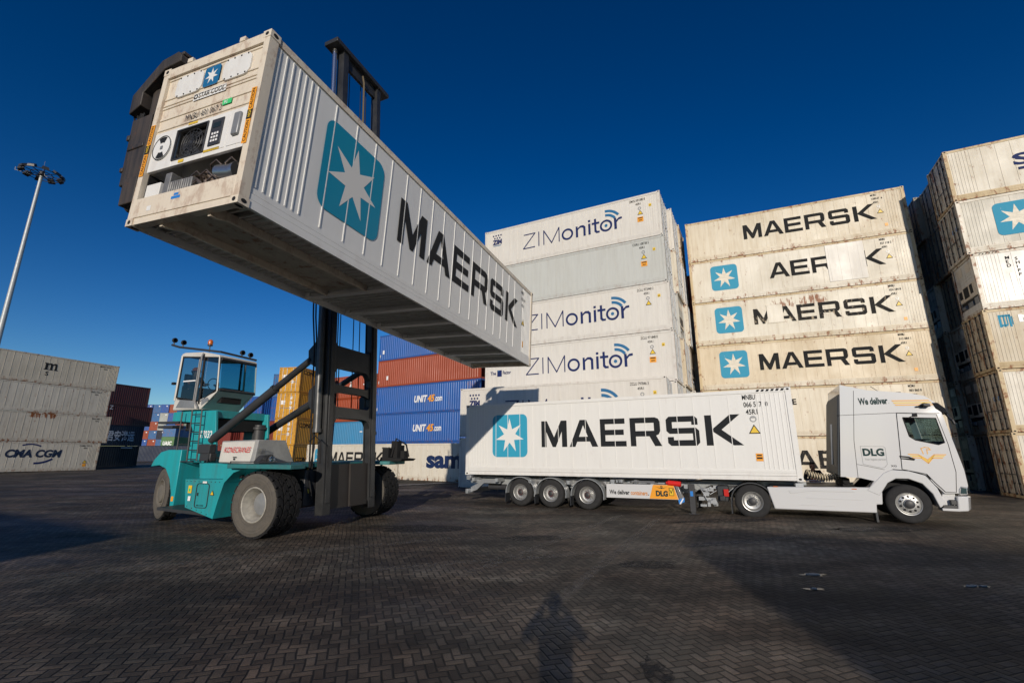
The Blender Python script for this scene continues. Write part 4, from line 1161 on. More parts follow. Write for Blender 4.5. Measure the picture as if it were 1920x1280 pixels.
for k in range(6): q.tube([(-4.29+k*.018,1.02,3.2-k*.27),(-3.85+k*.018,1.02,3.2-k*.27)], .016, 6)
q.tube([(-4.75,1.02,3.3),(-4.72,1.02,1.9),(-4.5,1.02,1.78),(-3.9,1.02,1.78)], .020, 6)
for z in (2.3, 2.75): q.tube([(-4.73,1.02,z),(-4.28,1.02,z)], .014, 6)
q.build('ladder', DGREY, hm)
q = MB(); q.box(-3.62,-3.12,.92,1.12,2.02,2.3); q.box(-3.55,-3.08,.94,1.14,1.80,2.03); q.build('valve_box', DGREY, hm, bevel=.02)
q = MB(); q.tube([(-3.2,.98,1.9),(-3.05,.85,1.8),(-3.0,.7,1.40)], .022, 8); q.tube([(-3.3,.98,1.85),(-3.15,.8,1.7),(-3.1,.72,1.40)], .015, 8)
for k in range(4): q.tube([(-1.5+k*.09,.6,1.74),(-1.5+k*.09,.56,1.6),(-1.38+k*.05,.56,1.46)], .012, 6)
q.box(-1.55,-1.2,.55,.64,1.38,1.5)
q.build('hose', DARK, hm)
# stickers, bolts, grab handles and grease on the side
b_ = Let(out=-.198); b_.rect(-2.2, 1.25, .16, .05, STARW); b_.tri(-1.86, .95, .15); b_.rect(-2.7, .78, .10, .12, WLET); b_.text('MAX 10 BAR', -2.33, .66, .04, BLACK, w=.26); b_.done(side_box, 'sticker')
q = MB()
for k in range(9): q.cyl((-2.86+k*.16, .212, 1.29), (-2.86+k*.16, .222, 1.29), .014, n=6)
for k in range(5): q.cyl((-2.72+k*.2, .212, .64-.045*k), (-2.72+k*.2, .222, .64-.045*k), .014, n=6)
q.build('bolt', DGREY, side_box)
q = MB(); q.tube([(-2.98,.9,1.8),(-2.98,.80,1.8),(-2.95,.80,2.25),(-2.95,.92,2.25)], .016, 6); q.build('grab_handle', DGREY, hm)
q = MB(); q.tube([(-1.1,.08,1.78),(-1.1,.08,1.83),(1.0,.06,1.83),(1.0,.06,1.78)], .014, 6); q.build('deck_rail', DGREY, hm)
q = MB()
for k in range(3): q.tube([(-3.0+.12*k,1.10,1.9),(-2.5,1.0+.05*k,1.86),(-2.2,.9,1.80+.04*k),(-1.9,.66,1.78)], .022, 6)
q.build('hose', DARK, hm)
# engine hood
q = MB()
q.loft([[(-2.12,.52,1.775),(-.62,.38,1.775),(-.62,1.72,1.775),(-2.12,1.72,1.775)],
        [(-2.10,.52,2.37),(-.74,.55,2.40),(-.74,1.46,2.40),(-2.10,1.46,2.37)]])
hood = q.build('hood', HOODG, hm, bevel=.02)
q = MB(); q.loft([[(-2.10,.495,1.80),(-.80,.40,1.80),(-.80,.43,1.80),(-2.10,.53,1.80)], [(-2.06,.50,2.34),(-.84,.52,2.36),(-.84,.55,2.36),(-2.06,.53,2.34)]]); q.build('side_door', CABW, hood, bevel=.008)
hd = Matrix(((1,.0,0,0),(-.0,-.0,-1,0),(0,1,0,0),(0,0,0,1))) 
b_ = Let(out=-.0)
b_.fr = Matrix.Translation((-1.85,.488,2.06)) @ Matrix.Rotation(R(-2.6),4,'Z') @ Matrix.Rotation(R(90),4,'X') @ Matrix.Rotation(R(8),4,'X')
b_.fr = Matrix.Translation((-1.92,.462,2.06)) @ Matrix.Rotation(R(-1.2),4,'Z') @ Matrix.Rotation(R(83),4,'X')
b_.text('KONECRANES', 0, 0, .155, REDM, bold=.0, shear=.22, w=1.04); b_.rect(.42, -.14, .14, .025, BLACK); b_.rect(.45, -.2, .06, .045, BLACK); b_.done(hood)
q = MB(); q.box(-.64,-.56,.50,.66,2.02,2.16); q.build('work_light', LAMPG, hm)
q = MB(); q.prism([(.36,1.78),(.36,1.84),(.5,1.98),(.78,2.0),(.78,1.78)], 'x', -.60, -.40); q.build('light_bracket', DGREY, hm)
q = MB(); q.lathe([(.0,.0),(.06,.01),(.09,.06),(.09,.12)], (-.40+.02,.64,1.88), 'x', 16); q.build('headlight', CHROME, hm)
q = MB(); q.cyl((-3.55,2.9,2.30),(-3.55,2.9,2.8),.20, n=20); q.cyl((-3.55,2.9,2.8),(-3.55,2.9,2.88),.26, n=20); q.cyl((-3.55,2.9,2.88),(-3.55,2.9,2.96),.20,n=20); q.build('air_filter', DGREY, hm, bevel=.01)
# cab
cab = part('cab', hm)
Y0, Y1 = 1.18, 2.52
q = MB()
q.prism([(-5.50,3.40),(-4.16,3.40),(-3.52,3.94),(-4.55,3.60),(-5.46,3.74)], 'y', Y0, Y0+.06)
q.prism([(-5.50,3.40),(-4.16,3.40),(-3.52,3.94),(-4.55,3.60),(-5.46,3.74)], 'y', Y1-.06, Y1)
q.loft([[(-4.16,Y0+.02,3.40),(-4.16,Y1-.02,3.40),(-4.3,Y1-.02,3.40),(-4.3,Y0+.02,3.40)],
        [(-3.80,Y0+.1,3.72),(-3.80,Y1-.1,3.72),(-3.9,Y1-.1,3.72),(-3.9,Y0+.1,3.72)],
        [(-3.52,Y0+.02,3.94),(-3.52,Y1-.02,3.94),(-3.62,Y1-.02,3.95),(-3.62,Y0+.02,3.95)]])
q.box(-5.50,-4.16,Y0+.01,Y1-.01,3.38,3.46); q.box(-5.50,-5.42,Y0+.01,Y1-.01,3.44,3.8)
q.build('shell', CABW, cab, bevel=.02)
q = MB()
q.prism([(-5.46,5.17),(-3.62,5.02),(-3.66,5.10),(-4.4,5.25),(-5.3,5.29),(-5.44,5.26)], 'y', Y0-.02, Y1+.02); q.build('roof', CABW, cab, bevel=.02)
q = MB()
def post(a, b, r=.035, m=0): q.tube([a, b], r, 6, m)
for y in (Y0, Y1):
    post((-5.47,y,3.7),(-5.44,y,5.2)); post((-3.53,y,3.93),(-3.64,y,5.05), .024)
q.build('pillar', CABW, cab)
q = MB(); post((-4.28,Y0,3.55),(-4.34,Y0,5.18), .035); post((-4.28,Y1,3.55),(-4.34,Y1,5.18), .035)
for a, b2 in (((-5.42,3.8),(-5.40,5.14)),((-5.42,3.8),(-4.34,3.64)),((-4.24,3.64),(-3.58,3.98)),((-5.40,5.14),(-3.68,5.03))): q.tube([(a[0],Y0+.012,a[1]),(b2[0],Y0+.012,b2[1])], .022, 6)
q.build('window_frame', DARK, cab)
q = MB()
post((-3.52,Y0+.05,3.98),(-3.52,Y1-.05,3.98),.05); post((-3.6,Y0+.05,4.98),(-3.6,Y1-.05,4.98),.06); post((-3.55,Y1-.42,3.98),(-3.62,Y1-.42,5.0),.03)
q.build('windscreen_frame', DGREY, cab)
q = MB(); q.tube([(-4.24,Y0-.05,3.42),(-4.38,Y0-.07,3.6),(-4.38,Y0-.07,5.1),(-4.4,Y0-.02,5.2)], .028, 8); q.tube([(-4.3,Y0-.05,3.5),(-4.46,Y0-.07,3.64),(-4.46,Y0-.07,5.0)], .018, 8); q.build('grab_rail', plain('rail_grey_paint', (.25,.25,.25), .4), cab)
q = MB(); q.add([(-5.44,Y0+.02,3.78),(-4.32,Y0+.02,3.62),(-4.36,Y0+.02,5.16),(-5.42,Y0+.02,5.16)], [(0,1,2,3)]); d_ = q.build('door', GLS, cab)
q = MB(); q.box(-5.2,-4.62,Y0-.005,Y0+.02,4.30,4.34); q.build('handle', WLET, d_)
q = MB(); q.add([(-4.25,Y0+.02,3.62),(-3.56,Y0+.02,3.97),(-3.66,Y0+.02,5.04),(-4.31,Y0+.02,5.12)], [(0,1,2,3)]); q.build('side_window', GLS, cab)
q = MB(); q.add([(-5.40,Y1-.02,3.80),(-3.56,Y1-.02,3.97),(-3.66,Y1-.02,5.04),(-5.42,Y1-.02,5.16)], [(0,1,2,3)]); q.build('side_window', GLT, cab)
q = MB(); q.add([(-3.50,Y0+.06,4.0),(-3.50,Y1-.06,4.0),(-3.60,Y1-.06,4.96),(-3.60,Y0+.06,4.96)], [(0,1,2,3)]); q.build('windscreen', GLT, cab)
q = MB(); q.prism([(-5.36,3.46),(-4.46,3.42),(-4.52,3.66),(-5.2,3.72)], 'y', Y0-.008, Y0+.01); q.prism([(-4.16,3.50),(-3.84,3.66),(-3.9,3.74),(-4.18,3.70)], 'y', Y0-.008, Y0+.01); q.build('lower_window', GREYM, cab)
q = MB(); q.box(-5.3,-4.8,1.28,1.72,3.46,3.9); q.prism([(-5.36,3.85),(-5.28,3.85),(-5.32,4.6),(-5.40,4.6)], 'y', 1.30, 1.70); q.build('driver_seat', DARK, cab, bevel=.03)
q = MB(); q.box(-3.98,-3.72,1.5,2.2,3.6,4.08); q.cyl((-3.98,1.65,4.0),(-4.35,1.64,4.22),.03); q.lathe([(.19,-.012),(.205,0),(.19,.012),(.175,0),(.19,-.012)], (-4.38,1.63,4.24), 'x', 20); q.box(-5.4,-5.3,1.3,2.4,3.5,4.2); q.build('dashboard', DARK, cab)
q = MB(); q.tube([(-6.05,Y0-.02,5.62),(-5.7,Y0,5.52),(-3.75,Y0+.1,5.22),(-3.66,Y1,5.16)], .035, 8); q.build('light_bar', DGREY, cab)
def flood(p, dx, name='work_light'):
    m = MB(); m.lathe([(.0,-.07),(.05,-.06),(.085,.0),(.085,.05),(.07,.055)], p, 'x', 14); m.cyl((p[0],p[1],p[2]-.08),(p[0],p[1],p[2]-.15),.02,n=6)
    o = m.build(name, DGREY, cab); c2 = MB(); c2.lathe([(.0,.052),(.072,.052)], p, 'x', 14); c2.build('lens', LAMPG, o); return o
flood((-6.0,Y0,5.78),1); flood((-5.52,Y0,5.66),1); flood((-3.72,2.0,5.33),1); flood((-3.68,2.28,5.30),1)
q = MB(); q.cyl((-4.28,1.25,5.25),(-4.28,1.25,5.48),.018,n=6); q.cyl((-4.28,1.25,5.46),(-4.28,1.25,5.50),.075,n=14); bc = q.build('beacon', DGREY, cab)
q = MB(); q.lathe([(.07,0),(.078,.08),(.06,.15),(.0,.18)], (-4.28,1.25,5.50), 'z', 16); q.build('lens', AMBER, bc)
q = MB(); q.box(-5.62,-5.5,Y0-.1,Y0-.02,4.22,4.3); q.build('latch', DARK, cab)
q = MB()
for x in (-5.4, -4.6): q.cyl((x,1.5,3.3),(x,1.5,3.4),.06); 
q.box(-5.9,-4.9,1.05,1.3,2.95,3.02); q.box(-5.7,-5.0,.95,1.3,2.8,2.88)
q.build('mount', DGREY, hm)
# railing / mirror by the far front wheel, deck hose loop
q = MB(); q.tube([(1.0,1.05,1.77),(.95,1.05,2.35),(.75,1.05,2.5),(.55,1.05,2.35)], .018, 6); q.build('hose_guide', DARK, hm)
q = MB(); q.prism([(.55,1.77),(1.35,1.77),(1.45,1.84),(.6,1.9)], 'y', 4.15, 4.95)
for k, (a, b2, c2) in enumerate(((.75,4.3,2.2),(.95,4.5,2.42),(1.1,4.7,2.1),(.9,4.75,2.28))): q.box(a-.12,a+.12,b2-.12,b2+.12,1.85,c2)
q.tube([(.9,4.3,1.9),(1.0,4.4,2.5),(1.2,4.7,2.3),(1.25,4.8,1.9)], .03, 6)
q.build('light_cluster', DARK, hm)
# mast (leans back a little, so built upright inside a tilted frame)
mast = part('mast', hm); mast.location = (.95, 0, .42); mast.rotation_euler = (0, R(-3.6), 0)
def col_(y0, y1, x0, x1, z0, z1):
    q.box(x0, x0+.04, y0, y1, z0, z1); q.box(x1-.04, x1, y0, y1, z0, z1); q.box(x0+.04, x1-.04, y0 if y0 < 2.4 else y1-.05, y0+.05 if y0 < 2.4 else y1, z0+.003, z1-.003)
for y0, y1 in ((1.40,1.69), (3.31,3.60)):
    q = MB(); col_(y0, y1, -.32, -.05, 0, 7.4); q.box(-.05,-.02,y0+.06,y1-.06,.3,6.9); q.build('outer_column', MASTM, mast, bevel=.01)
    q = MB(); yy0, yy1 = (y0+.08, y1-.012) if y0 < 2 else (y0+.012, y1-.08)
    q.box(-.26,-.10,yy0,yy1,.2,15.4); q.box(-.10,-.07,yy0+.04,yy0+.10,7.5,15.35); q.box(-.30,-.02,yy0-.01,yy1+.05 if y0 < 2 else yy1+.01,7.6,15.45); q.build('inner_column', MASTM, mast, bevel=.012)
    yc = y0-.11 if y0 < 2 else y1+.11
    q = MB(); q.cyl((-.26,yc,2.3),(-.26,yc,7.6),.105, n=16); q.cyl((-.26,yc,2.2),(-.26,yc,2.3),.125, n=16); lcy = q.build('lift_cylinder', MASTG, mast)
    q = MB(); q.cyl((-.26,yc,7.6),(-.26,yc,15.4),.075, n=16); q.build('piston_rod', CHROME, lcy)
def cross(z0, z1, x0=-.28, x1=-.07, arch=.25, name='cross_beam'):
    global q
    q = MB(); q.prism([(1.69,z0-arch),(1.82,z0-.04),(1.98,z0),(3.02,z0),(3.18,z0-.04),(3.31,z0-arch),(3.31,z1+.12),(3.2,z1),(1.8,z1),(1.69,z1+.12)], 'x', x0, x1); return q.build(name, MASTM, mast, bevel=.01)
cross(2.62, 2.95); cross(3.38, 3.6, -.22, -.1, .08); cross(4.12, 4.78, -.29, -.08, .22); cross(6.9, 7.3, -.27, -.09, .1)
q = MB(); q.prism([(1.69,.12),(3.31,.12),(3.31,1.32),(1.69,1.32)], 'x', -.26, -.18); q.prism([(2.55,.12),(3.31,.12),(3.31,1.32),(2.55,1.32)], 'x', -.18, -.12); q.build('front_plate', plain('mast_plate', (.03,.024,.021), .55, .1, var=.4), mast)
q = MB(); q.box(-.52, .06, 1.05, 3.95, 15.45, 15.62); q.prism([(1.66,15.0),(3.34,15.0),(3.34,15.45),(1.66,15.45)], 'x', -.24, -.12); q.build('mast_head', MASTM, mast, bevel=.02)
cross(12.4, 12.62, -.22, -.1, .1)
for y in (2.0, 2.1, 2.7, 3.0):
    q = MB(); q.tube([(-.30,y,3.0),(-.30,y,15.3)], .016, 5); q.build('lift_chain', DARK, mast)
q = MB(); q.tube([(.0,2.45,15.2),(.02,2.5,14.9),(.0,2.52,9.0)], .035, 6); q.build('hose', plain('brown_hose', (.12,.09,.05), .7), mast)
q = MB()
for y in (1.22, 1.32): q.tube([(-.40,y,1.2),(-.43,y,4.6),(-.48,y-.06,5.6),(-.50,y-.1,7.2)], .022, 6)
q.tube([(-.36,1.34,.4),(-.41,1.22,1.1),(-.36,1.32,1.8),(-.38,1.28,3.0)], .02, 6)
q.build('hose', DARK, mast)
q = MB(); q.tube([(-.42,1.26,.6),(-.49,1.18,1.0),(-.42,1.26,1.35)], .02, 6); q.build('hose', YELLOW, mast)
q = MB()
for y0 in (1.30, 3.50):
    q.prism([(-.24,2.55),(-.55,2.8),(-.70,3.05),(-.70,3.42),(-.5,3.55),(-.24,3.95)], 'y', y0+.04, y0+.16)
    q.prism([(-.24,3.95),(-.48,4.1),(-.72,4.25),(-.74,4.62),(-.5,4.82),(-.24,5.25)], 'y', y0, y0+.18)
q.build('cylinder_bracket', MASTM, mast, bevel=.012)
for y, ya in ((1.36, 1.16), (3.62, 3.6)):
    a, b2 = Vector((-3.34 if y < 2 else -4.0, ya, 2.46 if y < 2 else 2.75)), Vector((.02, y, 4.72)); mdl = a.lerp(b2, .62)
    q = MB(); q.cyl(a, mdl, .125, n=18); q.cyl(a-(mdl-a).normalized()*.12, a, .10, n=14); q.cyl(mdl, mdl+(b2-a).normalized()*.08, .14, n=18)
    tcy = q.build('tilt_cylinder', plain('cylinder_black', (.035,.035,.037), .42, var=.3) if y < 2 else MASTM, hm)
    q = MB(); q.cyl(mdl, b2, .095, n=16); q.build('piston_rod', MASTM, tcy)
# carriage and side spreader behind the container
car = part('carriage', hm)
q = MB(); q.box(.55, 1.5, 1.2, 3.8, 6.7, 6.95); q.box(.55,1.5,1.2,3.8,7.5,7.85); q.box(.5,1.45,1.35,1.75,6.6,7.85); q.box(.5,1.45,3.25,3.65,6.6,7.85); q.build('frame', MASTM, car, bevel=.02)
spr = part('spreader', hm)
q = MB(); q.box(1.55, 1.95, -4.6, 6.9, 7.05, 7.6); q.box(1.55,1.9,-3.2,5.6,6.75,7.0); q.build('beam', RUSTY, spr, bevel=.02)
for y, s in ((-4.93, 1), (7.2, -1)):
    q = MB()
    a, b2 = sorted((y, y+s*.55))
    q.box(2.00, 2.36, a, b2, 5.95, 6.42); q.box(1.82, 2.34, a+.04, b2-.04, 6.36, 7.62); q.box(2.08, 2.33, a+.12, b2-.10, 7.55, 8.2); q.box(1.98,2.10,a+.2,b2-.2,7.62,7.72)
    q.box(1.86,2.28,a+.02,b2,7.0,7.08)
    q.prism([(1.74,7.74),(2.02,7.86),(2.02,8.10),(2.50,8.42),(2.90,8.44),(2.90,8.56),(2.80,8.66),(2.40,8.62),(1.74,8.12)], 'y', a, b2); q.prism([(2.3,8.6),(2.86,8.64),(2.86,8.7),(2.3,8.67)], 'y', a+.05, b2-.1)
    for k in range(3): q.box(1.80, 1.86, a+.08+k*.14, a+.13+k*.14, 6.5, 7.5)
    q.box(1.78,1.86,a+.02,b2-.02,6.62,6.70); q.box(1.78,1.86,a+.02,b2-.02,7.22,7.32); q.cyl((1.78,(a+b2)/2,6.1),(2.05,(a+b2)/2,6.1),.10,n=12)
    q.build('end_arm', RUSTY, spr, bevel=.015)
    q = MB()
    for k in range(3): q.tube([(1.72+k*.09,a+.1,7.78),(1.75+k*.09,a+.1,7.68),(1.86+k*.06,a+.1,7.66),(1.9+k*.05,a+.1,7.76)], .016, 5)
    q.tube([(1.9,a+.2,7.3),(1.8,a+.2,7.55),(1.9,a+.2,7.8)], .02, 5); q.build('chain', DARK, spr)
# ---------------------------------------------------------------- trailer under the container
def tpos(u, y, z=0): return (TO[0] + u*math.cos(TY) - y*math.sin(TY), TO[1] + u*math.sin(TY) + y*math.cos(TY), z)
def truck_tyre_mesh():
    m = MB(); h = .15; r = .512
    m.lathe([(.295,-h+.03),(.31,-h),(.42,-h-.012),(.47,-h),(r-.012,-h+.025),(r,-h+.05)], n=48, m=0)
    prof = [(r,-h+.05)]
    for k in range(5):
        y = -h+.05+k*.05; prof += [(r,y+.035),(r-.012,y+.037),(r-.012,y+.048),(r,y+.05)]
    m.lathe(prof + [(r,h-.03),(.47,h),(.42,h+.01),(.31,h),(.295,h-.03)], n=48)
    return m.build('tyre', plain('truck_tyre', (.022,.022,.023), .9, var=.45, vscale=6, spec=.25))
tyre_t = cached(('tt',), truck_tyre_mesh)
def rim_mesh(kind):
    m = MB()
    if kind == 'front':
        m.lathe([(.31,-.12),(.30,-.145),(.285,-.14),(.27,-.10),(.255,-.09),(.235,-.135),(.15,-.16),(.13,-.16),(.125,-.20),(.10,-.215),(0,-.215)], n=40)
        rh, ry = .195, -.152
    else:
        m.lathe([(.31,-.12),(.30,-.145),(.285,-.14),(.27,-.08),(.255,-.05),(.235,.00),(.14,.02),(.13,.01),(.12,-.10),(.09,-.12),(0,-.12)], n=40)
        rh, ry = .195, -.0
    for k in range(10):
        a = 2*PI*k/10 + .2; ca, sa = math.cos(a), math.sin(a)
        m.cyl((rh*ca, ry-.004 if kind == 'front' else ry+.012, rh*sa), (rh*ca, ry+.01 if kind == 'front' else ry+.02, rh*sa), .031 if kind == 'front' else .03, n=12, m=1)
        b = a + PI/10
        m.cyl((.155*math.cos(b), ry-.03, .155*math.sin(b)), (.155*math.cos(b), ry+.01, .155*math.sin(b)), .012, n=6, m=2)
    return m.build('rim', [RIMS, DARK, GREYM])
rim_f = cached(('rf',), lambda: rim_mesh('front')); rim_r = cached(('rrr',), lambda: rim_mesh('rear'))
def hubcap_mesh(rgbm):
    m = MB(); m.lathe([(.115,-.13),(.11,-.17),(.07,-.19),(0,-.19)], n=24); return m.build('hub', rgbm)
hub_d = cached(('hd',), lambda: hubcap_mesh(DGREY))
REDHUB = plain('red_brown_hub', (.16,.022,.016), .5)
def trailer_hub():
    m = MB(); m.lathe([(.12,-.03),(.115,-.12),(.06,-.15),(0,-.15)], n=20)
    for k in range(10):
        a = 2*PI*k/10; m.cyl((.1*math.cos(a),-.13,.1*math.sin(a)),(.1*math.cos(a),-.16,.1*math.sin(a)),.014,n=6,m=1)
    return m.build('hub', [DGREY, REDHUB])
hub_t = cached(('ht',), trailer_hub)
def wheel(root, x, y, z, rim, hub, flip=False, inner=False):
    w_ = part('wheel', root); w_.location = (x, y, z); w_.rotation_euler = (0, R(17*x), PI if flip else 0)
    link('tyre', tyre_t, w_); link('rim', rim, w_)
    if hub: link('hub', hub, w_)
    if inner: link('tyre', tyre_t, w_, loc=(0, .34, 0))
    return w_
tr = thing('container_trailer', 'grey three-axle container trailer with white and orange side board, under the white reefer', 'trailer', (*TO, 0), TY)
TG = plain('trailer_grey_paint', (.33,.35,.36), .4, .1, var=.3, vscale=5)
q = MB()
for y0, y1 in ((.72,.86),(1.58,1.72)): q.prism([(.25,1.04),(8.8,1.04),(9.3,1.10),(12.3,1.14),(12.3,1.0),(9.5,.96),(8.9,.66),(.25,.72)], 'y', y0, y1)
for x in (.3, 1.4, 2.9, 4.5, 6.2, 7.6, 8.7): q.box(x, x+.12, .05, 2.39, .86, 1.0)
q.box(.05,.2,.02,2.42,.92,1.09)
q.build('frame', TG, tr, bevel=.008)
for x, z in ((.06,1.0),(11.95,1.04)):
    for y in (.0, 2.24): q = MB(); q.box(x, x+.22, y, y+.2, z-.03, z+.10); q.cyl((x+.1,y+.1,z+.1),(x+.1,y+.1,z+.13),.04); q.build('twist_lock', GALV, tr, bevel=.01)
for u in (2.58, 3.87, 5.32):
    for y, fl in ((.15, False), (2.29, True)): wheel(tr, u, y, .515, rim_r, hub_t, fl)
    q = MB(); q.cyl((u,.2,.515),(u,2.24,.515),.06); q.box(u-.12,u+.12,.5,.7,.35,.75); q.box(u-.12,u+.12,1.74,1.94,.35,.75); q.build('axle', DGREY, tr)
    q = MB(); n = 14; o_ = []; i_ = []
    for k in range(n+1):
        a = R(-12) + R(196)*k/n; o_.append((u+.64*math.cos(a), .50+.60*math.sin(a))); i_.append((u+.615*math.cos(a), .50+.575*math.sin(a)))
    q.prism(o_ + i_[::-1], 'y', -.03, .36); q.build('mudguard', TG, tr); q = MB(); q.prism(o_ + i_[::-1], 'y', 2.08, 2.47); q.build('mudguard', TG, tr)
    q = MB(); q.box(u-.68, u-.65, 0, .36, .12, .45); q.build('mudflap', PLAST, tr)
q = MB(); q.box(.0,.12,.04,2.4,.36,.54); q.box(.1,1.5,.3,.4,.78,.92); q.prism([(.1,.4),(.1,.6),(.5,.8),(.75,.8),(.4,.5)], 'y', .3, .4); q.prism([(.1,.4),(.1,.6),(.5,.8),(.75,.8),(.4,.5)], 'y', 2.04, 2.14); q.build('rear_bumper', GALV, tr, bevel=.008)
q = MB(); q.box(-.01,.03,.1,.5,.40,.52); q.build('tail_light', REDL, tr)
q = MB(); q.cyl((.75,.75,.62),(1.6,.75,.62),.12); q.build('air_tank', DGREY, tr); q = MB(); q.cyl((6.4,1.2,.72),(7.6,1.2,.72),.16); q.build('air_tank', DGREY, tr)
q = MB(); q.prism([(6.06,.94),(8.38,.97),(8.52,.50),(6.04,.47)], 'y', -.02, .02); q.prism([(6.06,.90),(6.06,.94),(8.38,.97),(8.38,.93)], 'y', .02, .5); brd = q.build('side_guard', TWHITE, tr, bevel=.006)
b_ = Let(out=.025)
b_.shape([[(7.70,.955),(8.375,.965),(8.505,.51),(7.56,.50)]], 0, 0, 1, ORANGE)
b_.text('We deliver', 6.16, .60, .15, BLACK, bold=.03, w=.72); b_.text('containers', 6.92, .60, .15, plain('orange_lettering', (.55,.22,.06), .5), bold=.03, w=.58); b_.rect(7.52, .60, .03, .03, BLACK)
b_.text('DLG', 7.78, .60, .17, DGREEN, bold=.06, w=.40, d=.003)
b_.shape([[(0,.06),(.2,.0),(.4,.06),(.22,.03),(.2,.05),(.18,.03)]], 7.78, .83, 1, DGREEN, d=.003); b_.ring(7.98, .90, .04, .02, DGREEN, d=.003, n=8)
b_.rect(8.22, .62, .16, .25, BLACK, d=.003); b_.rect(8.235, .635, .13, .22, YELLOW, d=.005); b_.line([(8.25,.82),(8.29,.70),(8.35,.84)], .02, BLACK, d=.007)
b_.done(brd)
q = MB(); q.cyl((8.40,.1,.66),(8.62,.1,.64),.02); q.prism([(8.42,.95),(8.52,.95),(8.66,.52),(8.54,.50)], 'y', -.015, .3); q.build('guard_end', STEEL, tr, bevel=.01)
q = MB(); q.prism([(8.50,.50),(8.70,.58),(8.70,.44),(8.52,.36)], 'y', -.03, -.01); q.build('striped_plate', BLUES, tr)
b_ = Let(out=.034); b_.line([(8.56,.38),(8.66,.54)], .04, WLET); b_.done(tr, 'plate_stripe')
q = MB(); q.cyl((8.20,.02,1.03),(8.62,.02,1.00),.09, n=16); q.cyl((8.14,.02,1.03),(8.2,.02,1.03),.05); q.build('fire_extinguisher', plain('extinguisher_red', (.62,.02,.015), .3), tr)
for y in (.12, 2.2):
    q = MB(); q.box(8.84,9.02,y,y+.16,.12,1.0); q.box(8.86,9.0,y+.02,y+.14,.05,.3); q.box(8.76,9.10,y-.04,y+.2,.02,.06); lg = q.build('landing_leg', DGREY, tr, bevel=.01)
b_ = Let(out=-.115); b_.rect(8.88, .62, .09, .16, BLUES); b_.done(tr, 'leg_sticker')
q = MB(); rr = random.Random(5)
for k in range(16): x = 9.1+rr.random()*.5; z = .3+rr.random()*.65; q.box(x, x+.06+.16*rr.random(), .15+.2*rr.random(), .5, z, z+.05+.1*rr.random())
for k in range(14): x = 6.1+rr.random()*2.2; q.box(x, x+.05+.2*rr.random(), .1, .4, .98, 1.02+.07*rr.random())
q.tube([(9.2,.2,.9),(9.4,.15,.5),(9.6,.3,.4),(10.2,.5,.9)], .02, 6); q.tube([(9.1,.25,1.0),(9.5,.2,.7),(9.9,.4,.95)], .015, 6)
q.build('valve_gear', GALV, tr, bevel=.005)
q = MB(); q.box(6.95,7.75,.06,.1,1.01,1.07); q.box(2.9,5.9,.55,.72,.80,.98); q.build('guard_rail', STEEL, tr)

# ---------------------------------------------------------------- tractor unit
TU = 10.7
tk = thing('truck', 'white tractor truck with green and orange lettering, coupled to the container trailer', 'truck', tpos(TU, 0), TY)
OFF = (-TU, 0, 0)
def tb(q, name, m, parent=None, bevel=0, smooth=True):
    return q.build(name, m, parent or tk, smooth, bevel, OFF if (parent is None or parent is tk) else None)
FW, RW = (14.62, .665), (10.73, .545)
for (x, z), rim in ((FW, rim_f),): wheel(tk, x-TU, .16, z, rim, None); wheel(tk, x-TU, 2.28, z, rim, None, True)
for o in [c for c in tk.children if c.name.startswith('wheel')]: link('hub', hub_d, o, loc=(0,-.055,0))
wheel(tk, RW[0]-TU, .16, RW[1], rim_r, hub_d, False, True); wheel(tk, RW[0]-TU, 2.28, RW[1], rim_r, hub_d, True, True)
q = MB()
for y0, y1 in ((.78,.88),(1.56,1.66)): q.box(9.75, 15.5, y0, y1, .72, .98)
for x in (9.8, 11.6, 12.8): q.box(x, x+.1, .88, 1.56, .75, .95)
q.cyl((RW[0],.3,RW[1]),(RW[0],2.2,RW[1]),.10); q.cyl((FW[0],.3,FW[1]),(FW[0],2.2,FW[1]),.07); q.box(10.5,10.95,1.0,1.44,.38,.75)
tb(q, 'chassis', DGREY, bevel=.008)
q = MB(); q.lathe([(.0,1.10),(.46,1.10),(.46,1.04),(0,1.04)], (10.75,1.22,0), 'z', 28); q.box(10.5,11.0,.86,1.58,.96,1.04); tb(q, 'fifth_wheel', DGREY)
q = MB(); q.prism([(11.17,1.01),(11.32,.36),(13.86,.39),(13.88,.62),(14.02,.62),(14.06,.99),(13.93,1.28),(13.78,1.08)], 'y', -.04, .10); sk = tb(q, 'side_skirt', TWHITE, bevel=.03)
q = MB(); q.prism([(11.17,1.01),(11.32,.36),(13.86,.39),(13.93,1.28),(13.78,1.08)], 'y', 2.36, 2.48); tb(q, 'side_skirt', TWHITE, bevel=.03)
q = MB(); q.prism([(11.75,.93),(12.25,.98),(13.4,.99),(13.4,.93),(12.3,.92),(11.8,.83)], 'y', -.052, .0); q.prism([(12.2,.74),(13.6,.75),(13.6,.72),(12.2,.71)], 'y', -.046, .0); q.prism([(12.0,.53),(12.9,.54),(12.9,.52),(12.0,.51)], 'y', -.046, .0); q.build('skirt_crease', TWHITE2, sk, bevel=.004)
q = MB(); q.box(11.25,13.6,.02,2.4,1.015,1.045); q.box(11.4,13.5,.1,.5,.4,1.0); q.box(11.4,13.5,1.95,2.35,.4,1.0); tb(q, 'deck_plate', PLAST, bevel=.006)
for x in (11.35, 13.35): q = MB(); q.box(x, x+.12, -.045, .02, 1.012, 1.035); tb(q, 'side_marker', AMBER)
n = 16; o_ = []; i_ = []
